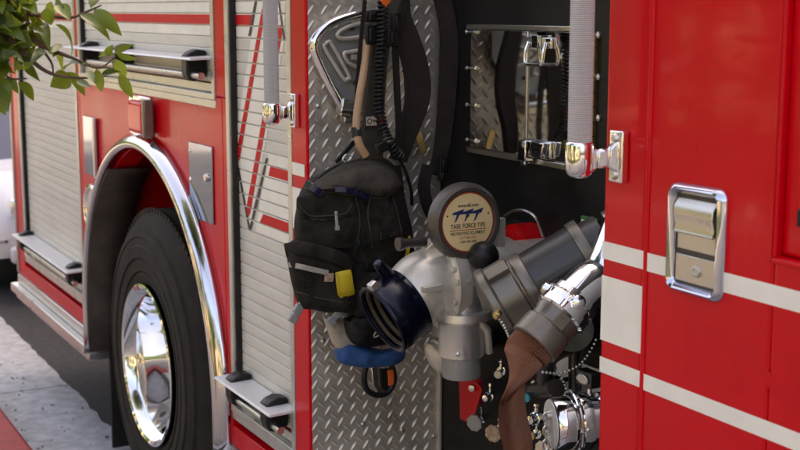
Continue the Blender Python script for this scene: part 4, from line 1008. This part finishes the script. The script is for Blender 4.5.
# ------------------------------------------------------------------ cloth bag and clip under the pack
CB = thing('cloth_bag', 'blue and beige cloth bag with black pouch hanging below the black pack', 'bag', Bp(360, 340))
m = MB(); m.pillow([Bp(*q, .02) for q in ((322, 314), (340, 318), (362, 330), (362, 350), (345, 353), (334, 346), (328, 332))], 0, nb2, .035, rings=10, m=80, pw=2.6, amp=.008, fs_=22, seed=61); m.build('beige_panel', BEIGE, CB, ang=70)
m = MB(); m.pillow([Bp(*q, .03) for q in ((334, 350), (344, 341), (360, 344), (385, 350), (402, 346), (405, 356), (396, 364), (370, 367), (348, 365), (337, 360))], 0, nb2, .040, rings=12, m=90, pw=2.4, amp=.010, fs_=20, seed=71); m.build('blue_panel', BLUEF, CB, ang=70)
m = MB(); m.pillow([Bp(*q, .05) for q in ((343, 318), (362, 312), (385, 318), (398, 332), (392, 342), (372, 346), (354, 344), (346, 334))], 0, nb2, .045, rings=12, m=90, pw=2.4, amp=.006, fs_=16, seed=81); m.build('black_pouch', PLAST, CB, ang=70)
m = MB(); ring = [Bp(377, 334, .10) + Vector((0, .009 * math.cos(x), .007 * math.sin(x) + .004 * math.cos(x))) for x in [2 * math.pi * k / 14 for k in range(15)]]; m.tube(ring, .0022, 8); m.build('cord_loop', BEIGE, CB)
KC = thing('belt_clip', 'small steel and black clip with red tab hanging below the blue cloth bag', 'clip', Bp(378, 382))
m = MB(); P = catmull([Bp(*q, .03) for q in ((366, 366), (364, 378), (367, 390), (377, 395), (388, 392), (394, 380), (392, 366))], 8); m.tube(P, .0085, 12); m.build('loop', PLAST, KC)
m = MB(); m.prism([Bp(*q, .025) for q in ((370, 366), (377, 366), (378, 384), (386, 392), (378, 393), (372, 386))], (.008, 0, 0)); m.build('steel_bar', CHROME, KC, bevel=.002)
m = MB(); m.prism([Bp(*q, .02) for q in ((378, 368), (390, 368), (391, 388), (383, 391), (379, 384))], (.010, 0, 0)); m.build('body', PLAST, KC, bevel=.003)
m = MB(); m.prism([Bp(*q, .032) for q in ((387, 370), (393, 369), (393, 384), (388, 386))], (.006, 0, 0)); m.build('red_tab', ORG, KC, bevel=.002)

# ------------------------------------------------------------------ parked white car behind the engine
CAR = thing('parked_car', 'white parked car standing behind the rear of the fire engine', 'car', (-10.6, .95, GZ))
def carsec(yh, pts): return pts
cx0, cyc = -8.75, 1.02                        # nose position and centre line
# body: lofted cross sections along the car (distance back from nose, half width, hood/roof height)
sec = [(0.0, .60, .38, .62), (.06, .74, .30, .70), (.25, .84, .26, .78), (.7, .88, .24, .90), (1.15, .89, .24, .97), (1.6, .90, .24, 1.0), (3.4, .90, .24, 1.0), (4.1, .88, .26, .98), (4.45, .80, .32, .90), (4.55, .70, .40, .80)]
m = MB(); vs = []; n = 0
for d, hw_, zb_, zt_ in sec:
    x = cx0 - d; zt_ *= .88
    prof = [(-hw_ * .96, zb_), (-hw_, zb_ + .12), (-hw_ * 1.0, zt_ - .22), (-hw_ * .95, zt_ - .07), (-hw_ * .8, zt_), (0, zt_ + .03), (hw_ * .8, zt_), (hw_ * .95, zt_ - .07), (hw_, zt_ - .22), (hw_, zb_ + .12), (hw_ * .96, zb_)]
    n = len(prof); vs += [(x, cyc + a, GZ + b_) for a, b_ in prof]
fs = [(i * n + j, i * n + (j + 1) % n, (i + 1) * n + (j + 1) % n, (i + 1) * n + j) for i in range(len(sec) - 1) for j in range(n)]
fs += [tuple(range(n)), tuple(reversed(range((len(sec) - 1) * n, len(sec) * n)))]
m.add(vs, fs); CARB = m.build('body', CARW, CAR, ang=50)
m = MB(); vs = []
for d, hb, ht_, z in ((1.15, .78, .78, .98), (1.85, .80, .60, 1.42), (2.9, .80, .60, 1.44), (3.9, .76, .76, 1.0)):
    pass
P8 = [(1.05, .80, .84), (1.80, .62, 1.40), (3.0, .62, 1.42), (3.85, .78, .84)]
vs = []
for d, hw_, z in P8: vs += [(cx0 - d, cyc - hw_, GZ + z), (cx0 - d, cyc + hw_, GZ + z)]
m.add(vs, [(0, 1, 3, 2), (4, 5, 7, 6), (0, 2, 4, 6), (1, 7, 5, 3)]); m.build('window', GLASS, CARB)
m = MB(); m.prism([(cx0 - 1.78, cyc - .63, GZ + 1.395), (cx0 - 1.78, cyc + .63, GZ + 1.395), (cx0 - 3.02, cyc + .63, GZ + 1.415), (cx0 - 3.02, cyc - .63, GZ + 1.415)], (0, 0, .05)); m.build('roof', CARW, CARB, bevel=.02)
for sgn in (-1, 1):
    m = MB(); m.obox((cx0 - .06, cyc + sgn * .58, GZ + .64), (.05, 0, 0), (0, .14, 0), (0, 0, .055)); m.build('headlight', CHROME, CARB, bevel=.02)
m = MB(); m.box(cx0 - .05, cx0 + .02, cyc - .56, cyc + .56, GZ + .40, GZ + .54)
for i in range(3): m.box(cx0, cx0 + .03, cyc - .55, cyc + .55, GZ + .42 + i * .04, GZ + .435 + i * .04)
m.build('grille', PLAST, CARB, bevel=.006)
m = MB(); m.box(cx0 - .03, cx0 + .06, cyc - .74, cyc + .74, GZ + .27, GZ + .385); m.build('bumper', CARW, CARB, bevel=.03, seg=3)
for d in (.85, 3.6):
    for sgn in (-1, 1):
        m = MB(); m.lathe((cx0 - d, cyc + sgn * .72, GZ + .31), (0, sgn, 0), [(0, .2), (.0, .30), (.02, .31), (.18, .31), (.205, .29), (.205, .20), (.19, .19), (.18, .0)], 32); w_ = m.build('wheel', RUBBER, CARB)
        m = MB(); m.lathe((cx0 - d, cyc + sgn * .72, GZ + .31), (0, sgn, 0), [(.185, .195), (.207, .195), (.20, .15), (.195, .05), (.21, .04), (.21, 0)], 24); m.build('hubcap', ALU, CARB)

# ------------------------------------------------------------------ hedge behind, building across the pavement
def leaf_quad(mb, c, d, s, wd=.5):
    d = Vector(d).normalized(); t = Vector((random.gauss(0, 1), random.gauss(0, 1), random.gauss(0, 1))); u = d.cross(t)
    if u.length < 1e-3: return
    u.normalize(); n_ = d.cross(u) * (s * .12)
    mb.add([c - d * s * .5, c + u * (s * wd * .5) + n_, c + d * s * .5, c - u * (s * wd * .5) + n_], [(0, 1, 2), (0, 2, 3)])
hb = MB()
for i in range(9000):
    x = random.uniform(-19, -15.5); y = random.uniform(-1.5, 6); z = random.uniform(GZ, 3.6 + .6 * noise.noise(Vector((y * 1.2, 4, 0))))
    c = Vector((x + .5 * noise.noise(Vector((y, z, 1))), y, z)); leaf_quad(hb, c, (random.gauss(0, 1), random.gauss(0, 1), random.gauss(0, 1)), random.uniform(.14, .28), .55)
tag(hb.build('hedge', HEDGE), 'tall yellow green hedge beyond the white parked car', 'hedge')
hb = MB()  # unseen hedge, added to keep bright surroundings out of the paint's reflections
for i in range(16000):
    x = random.uniform(-44, 12); y = random.uniform(-9.2, -7.2); z = random.uniform(GZ, 4.6 + .7 * noise.noise(Vector((x * .8, 9, 0))))
    leaf_quad(hb, Vector((x, y + .4 * noise.noise(Vector((x, z, 1))), z)), (random.gauss(0, 1), random.gauss(0, 1), random.gauss(0, 1)), random.uniform(.22, .42), .6)
for i in range(5000):  # far end closed off to cut the horizon glare
    y = random.uniform(-9, 5); z = random.uniform(GZ, 6.5 + .9 * noise.noise(Vector((y * .7, 9, 3))))
    leaf_quad(hb, Vector((random.uniform(-46, -44), y, z)), (random.gauss(0, 1), random.gauss(0, 1), random.gauss(0, 1)), random.uniform(.35, .7), .6)
tag(hb.build('hedge', LEAFC), 'unseen long dark green hedge added along the far side of the pavement to block glare', 'hedge')
BD = thing('low_building', 'low tan stucco building across the pavement from the fire engine', 'building', (-5, -14, GZ))
m = MB(); m.box(-26, 14, -20, -13, GZ, 3.6); m.box(-26.2, 14.2, -20.2, -12.8, 3.602, 4.0); m.build('wall', STUCCO, BD, bevel=.02)
for i in range(9):
    x = -23 + i * 4; m = MB(); m.box(x, x + 1.8, -12.995, -12.96, .9, 2.5); wo_ = m.build('window', GLASS, BD)
    m = MB(); m.box(x - .1, x + 1.9, -12.99, -12.92, .80, .895); m.build('sill', CONC, wo_)

ST = thing('shade_building', 'unseen tall plain building added behind the fire engine to shade the street', 'building', (-4, 9, GZ))  # unseen building, added to put the engine and street in shade
m = MB(); m.box(-19, 24, 5.2, 16, GZ, 11.2); m.box(-19.2, 24.2, 5.0, 16.2, 11.202, 11.6); m.build('wall', STUCCO, ST, bevel=.02)
for i in range(10):
    x = -17 + i * 4
    for z in (2.0, 5.2, 8.4): m = MB(); m.box(x, x + 1.8, 5.17, 5.23, z, z + 1.7); m.build('window', GLASS, ST)

# ------------------------------------------------------------------ street trees by the kerb and across the pavement
def crown(c, r, n, size):
    mb = MB()
    for i in range(n):
        while True:
            p = Vector((random.uniform(-1, 1), random.uniform(-1, 1), random.uniform(-1, 1)))
            if p.length < 1: break
        s = 1 + .22 * noise.noise(p * 2.3 + Vector(c)); q = Vector((c[0] + p.x * r[0] * s, c[1] + p.y * r[1] * s, c[2] + p.z * r[2] * s))
        leaf_quad(mb, q, (random.gauss(0, 1), random.gauss(0, 1), random.gauss(0, .7)), random.uniform(size * .7, size * 1.2), .6)
    return mb
def tree(label, base, cc, r, n, size):
    T = thing('street_tree', label, 'tree', base, 'street trees along the kerb')
    m = MB(); B0 = Vector(base); C0 = Vector(cc)
    m.tube(catmull([B0, B0 + Vector((.03, .02, 1.2)), B0 + Vector((-.02, 0, 2.4)), C0 + Vector((0, 0, -.3))], 6), [.15, .06], 12)
    for k in range(7):
        t = k * 0.9 + .3; e = C0 + Vector((math.cos(t) * r[0] * .8, math.sin(t) * r[1] * .8, random.uniform(-.2, .8)))
        s0 = B0.lerp(C0, .62 + .04 * k); m.tube(catmull([s0, s0.lerp(e, .5) + Vector((0, 0, .25)), e], 5), [.05, .012], 8)
    m.build('trunk', BARK, T)
    crown(cc, r, n, size).build('crown', LEAFC, T)
    return T
T1 = tree('kerbside tree whose leafy twigs hang into the upper left corner', (-3.6, -2.6, 0), (-3.8, -3.0, 4.7), (1.7, 1.4, 1.2), 9000, .12)
for lab, x in (('broad tree by the tan building across the pavement, towards the rear of the engine', -13.5), ('broad tree by the tan building across the pavement, middle of the row', -6.5), ('broad tree by the tan building across the pavement, towards the cab', .5)):
    tree(lab, (x, -10.2, GZ), (x, -10.2, 3.3), (2.0, 1.6, 1.5), 6000, .26)
# the hanging twigs and their leaves
TX = -2.35
def T_(cx_, cy_, dx=0.0): return N(cx_ / 3.75, cy_ / 3.75, TX + dx)
tw = MB()
tw.tube(catmull([Vector((-3.3, -2.5, 3.6)), Vector((-2.9, -1.9, 2.9)), T_(-160, -150, -.1), T_(20, 0), T_(90, 75), T_(130, 150), T_(200, 190), T_(280, 220), T_(370, 255), T_(430, 215)], 6), [.016, .009, .007, .005, .004, .0032, .0025, .002, .0016], 8) if False else None
tw.tube(catmull([Vector((-3.3, -2.5, 3.6)), Vector((-2.9, -1.9, 2.9)), T_(-160, -150, -.1), T_(20, 0), T_(90, 75), T_(130, 150), T_(200, 190), T_(280, 220), T_(370, 255), T_(430, 215)], 6), [.016 * (1 - i / 54) ** 1.6 + .0014 for i in range(55)], 8)
tw.tube(catmull([T_(-60, 40), T_(40, 150), T_(110, 220), T_(190, 275), T_(300, 292), T_(400, 285)], 6), [.006, .0014], 8)
tw.tube(catmull([T_(60, 50), T_(190, 60), T_(270, 65), T_(345, 35), T_(380, 20)], 6), [.004, .0014], 8)
tw.tube(catmull([T_(130, 150), T_(190, 230), T_(200, 275)], 6), [.003, .0014], 8); tw.tube(catmull([T_(0, 120), T_(-20, 220), T_(30, 290), T_(100, 295)], 6), [.004, .0012], 8)
tw.build('twig', BARK, T1)
lf = MB()
def leaf(b_, t_, w_, curl=.12, dx0=0.0, dx1=0.0, roll=0.0):
    P0 = T_(*b_, dx0); P1 = T_(*t_, dx1); d = (P1 - P0); L = d.length; d.normalize()
    face_ = Vector((.8, -.3, .45 + roll)).normalized(); s_ = d.cross(face_).normalized(); nn_ = s_.cross(d)
    st_ = 9; vs = []; wd = w_ / 3.75 / 1311 * 2.6
    for i in range(st_ + 1):
        t = i / st_; h = wd * .5 * (math.sin(math.pi * t ** .8) ** .85) * (1 - .25 * t) if 0 < i < st_ else 0.0004
        c = P0 + d * (L * t) + nn_ * (curl * L * (4 * t * (1 - t)) - .5 * curl * L * t * t)
        fold = .35 + .2 * roll
        vs += [c + s_ * h + nn_ * (h * fold), c, c - s_ * h + nn_ * (h * fold * .8)]
    fs = []
    for i in range(st_): fs += [(i * 3, i * 3 + 1, i * 3 + 4, i * 3 + 3), (i * 3 + 1, i * 3 + 2, i * 3 + 5, i * 3 + 4)]
    lf.add(vs, fs)
LV_ = [((300, 55), (415, 148), 52), ((350, 35), (458, 134), 58), ((208, 92), (275, 208), 50), ((340, 30), (382, -25), 45), ((192, 5), (195, 90), 42), ((215, 20), (262, 75), 60), ((100, 245), (147, 302), 36), ((190, 205), (112, 242), 48),
       ((226, 165), (190, 203), 34), ((262, 285), (188, 325), 78), ((240, 262), (324, 236), 42), ((250, 270), (322, 360), 48), ((330, 268), (352, 310), 34), ((362, 258), (382, 345), 40), ((372, 212), (396, 190), 30), ((402, 210), (425, 168), 36), ((428, 195), (498, 168), 30), ((438, 205), (518, 222), 26),
       ((435, 222), (472, 290), 46), ((448, 278), (498, 370), 42), ((378, 282), (452, 268), 34), ((68, 310), (130, 378), 50), ((0, 285), (30, 420), 60), ((-30, 280), (20, 440), 55), ((20, 295), (70, 350), 40), ((-10, 100), (45, -10), 70), ((60, 62), (88, -10), 60), ((20, 100), (92, 152), 60), ((-10, 150), (60, 195), 60),
       ((82, 145), (110, 200), 42), ((100, 92), (165, 125), 40), ((152, 85), (186, 185), 46), ((110, 60), (168, 92), 44), ((172, 30), (192, 95), 50), ((0, 222), (60, 200), 50), ((70, 232), (96, 256), 30), ((0, 60), (80, 90), 70), ((30, 180), (100, 215), 46), ((-20, 200), (40, 260), 60), ((130, 10), (150, -60), 50), ((60, 120), (120, 100), 44), ((0, 0), (60, -40), 60), ((120, 130), (175, 165), 40), ((200, 215), (235, 255), 34), ((290, 300), (340, 330), 30), ((-40, 330), (40, 370), 50), ((210, -10), (240, 30), 46), ((95, 20), (140, 50), 50), ((20, 30), (80, 40), 60), ((-20, 60), (30, 130), 70)]
for i in range(125):
    bx_, by_ = random.uniform(-60, 110), random.uniform(-60, 250); a_ = random.uniform(0, 6.28); l_ = random.uniform(45, 85)
    LV_.append(((bx_, by_), (bx_ + l_ * math.cos(a_), by_ + l_ * math.sin(a_)), random.uniform(26, 48)))
for i, (b_, t_, w_) in enumerate(LV_):
    leaf(b_, t_, w_, random.uniform(-.05, .16), random.uniform(-.05, .05), random.uniform(-.09, .09), random.uniform(-.9, .9))
lf.build('twig_leaves', LEAF, T1, ang=60)
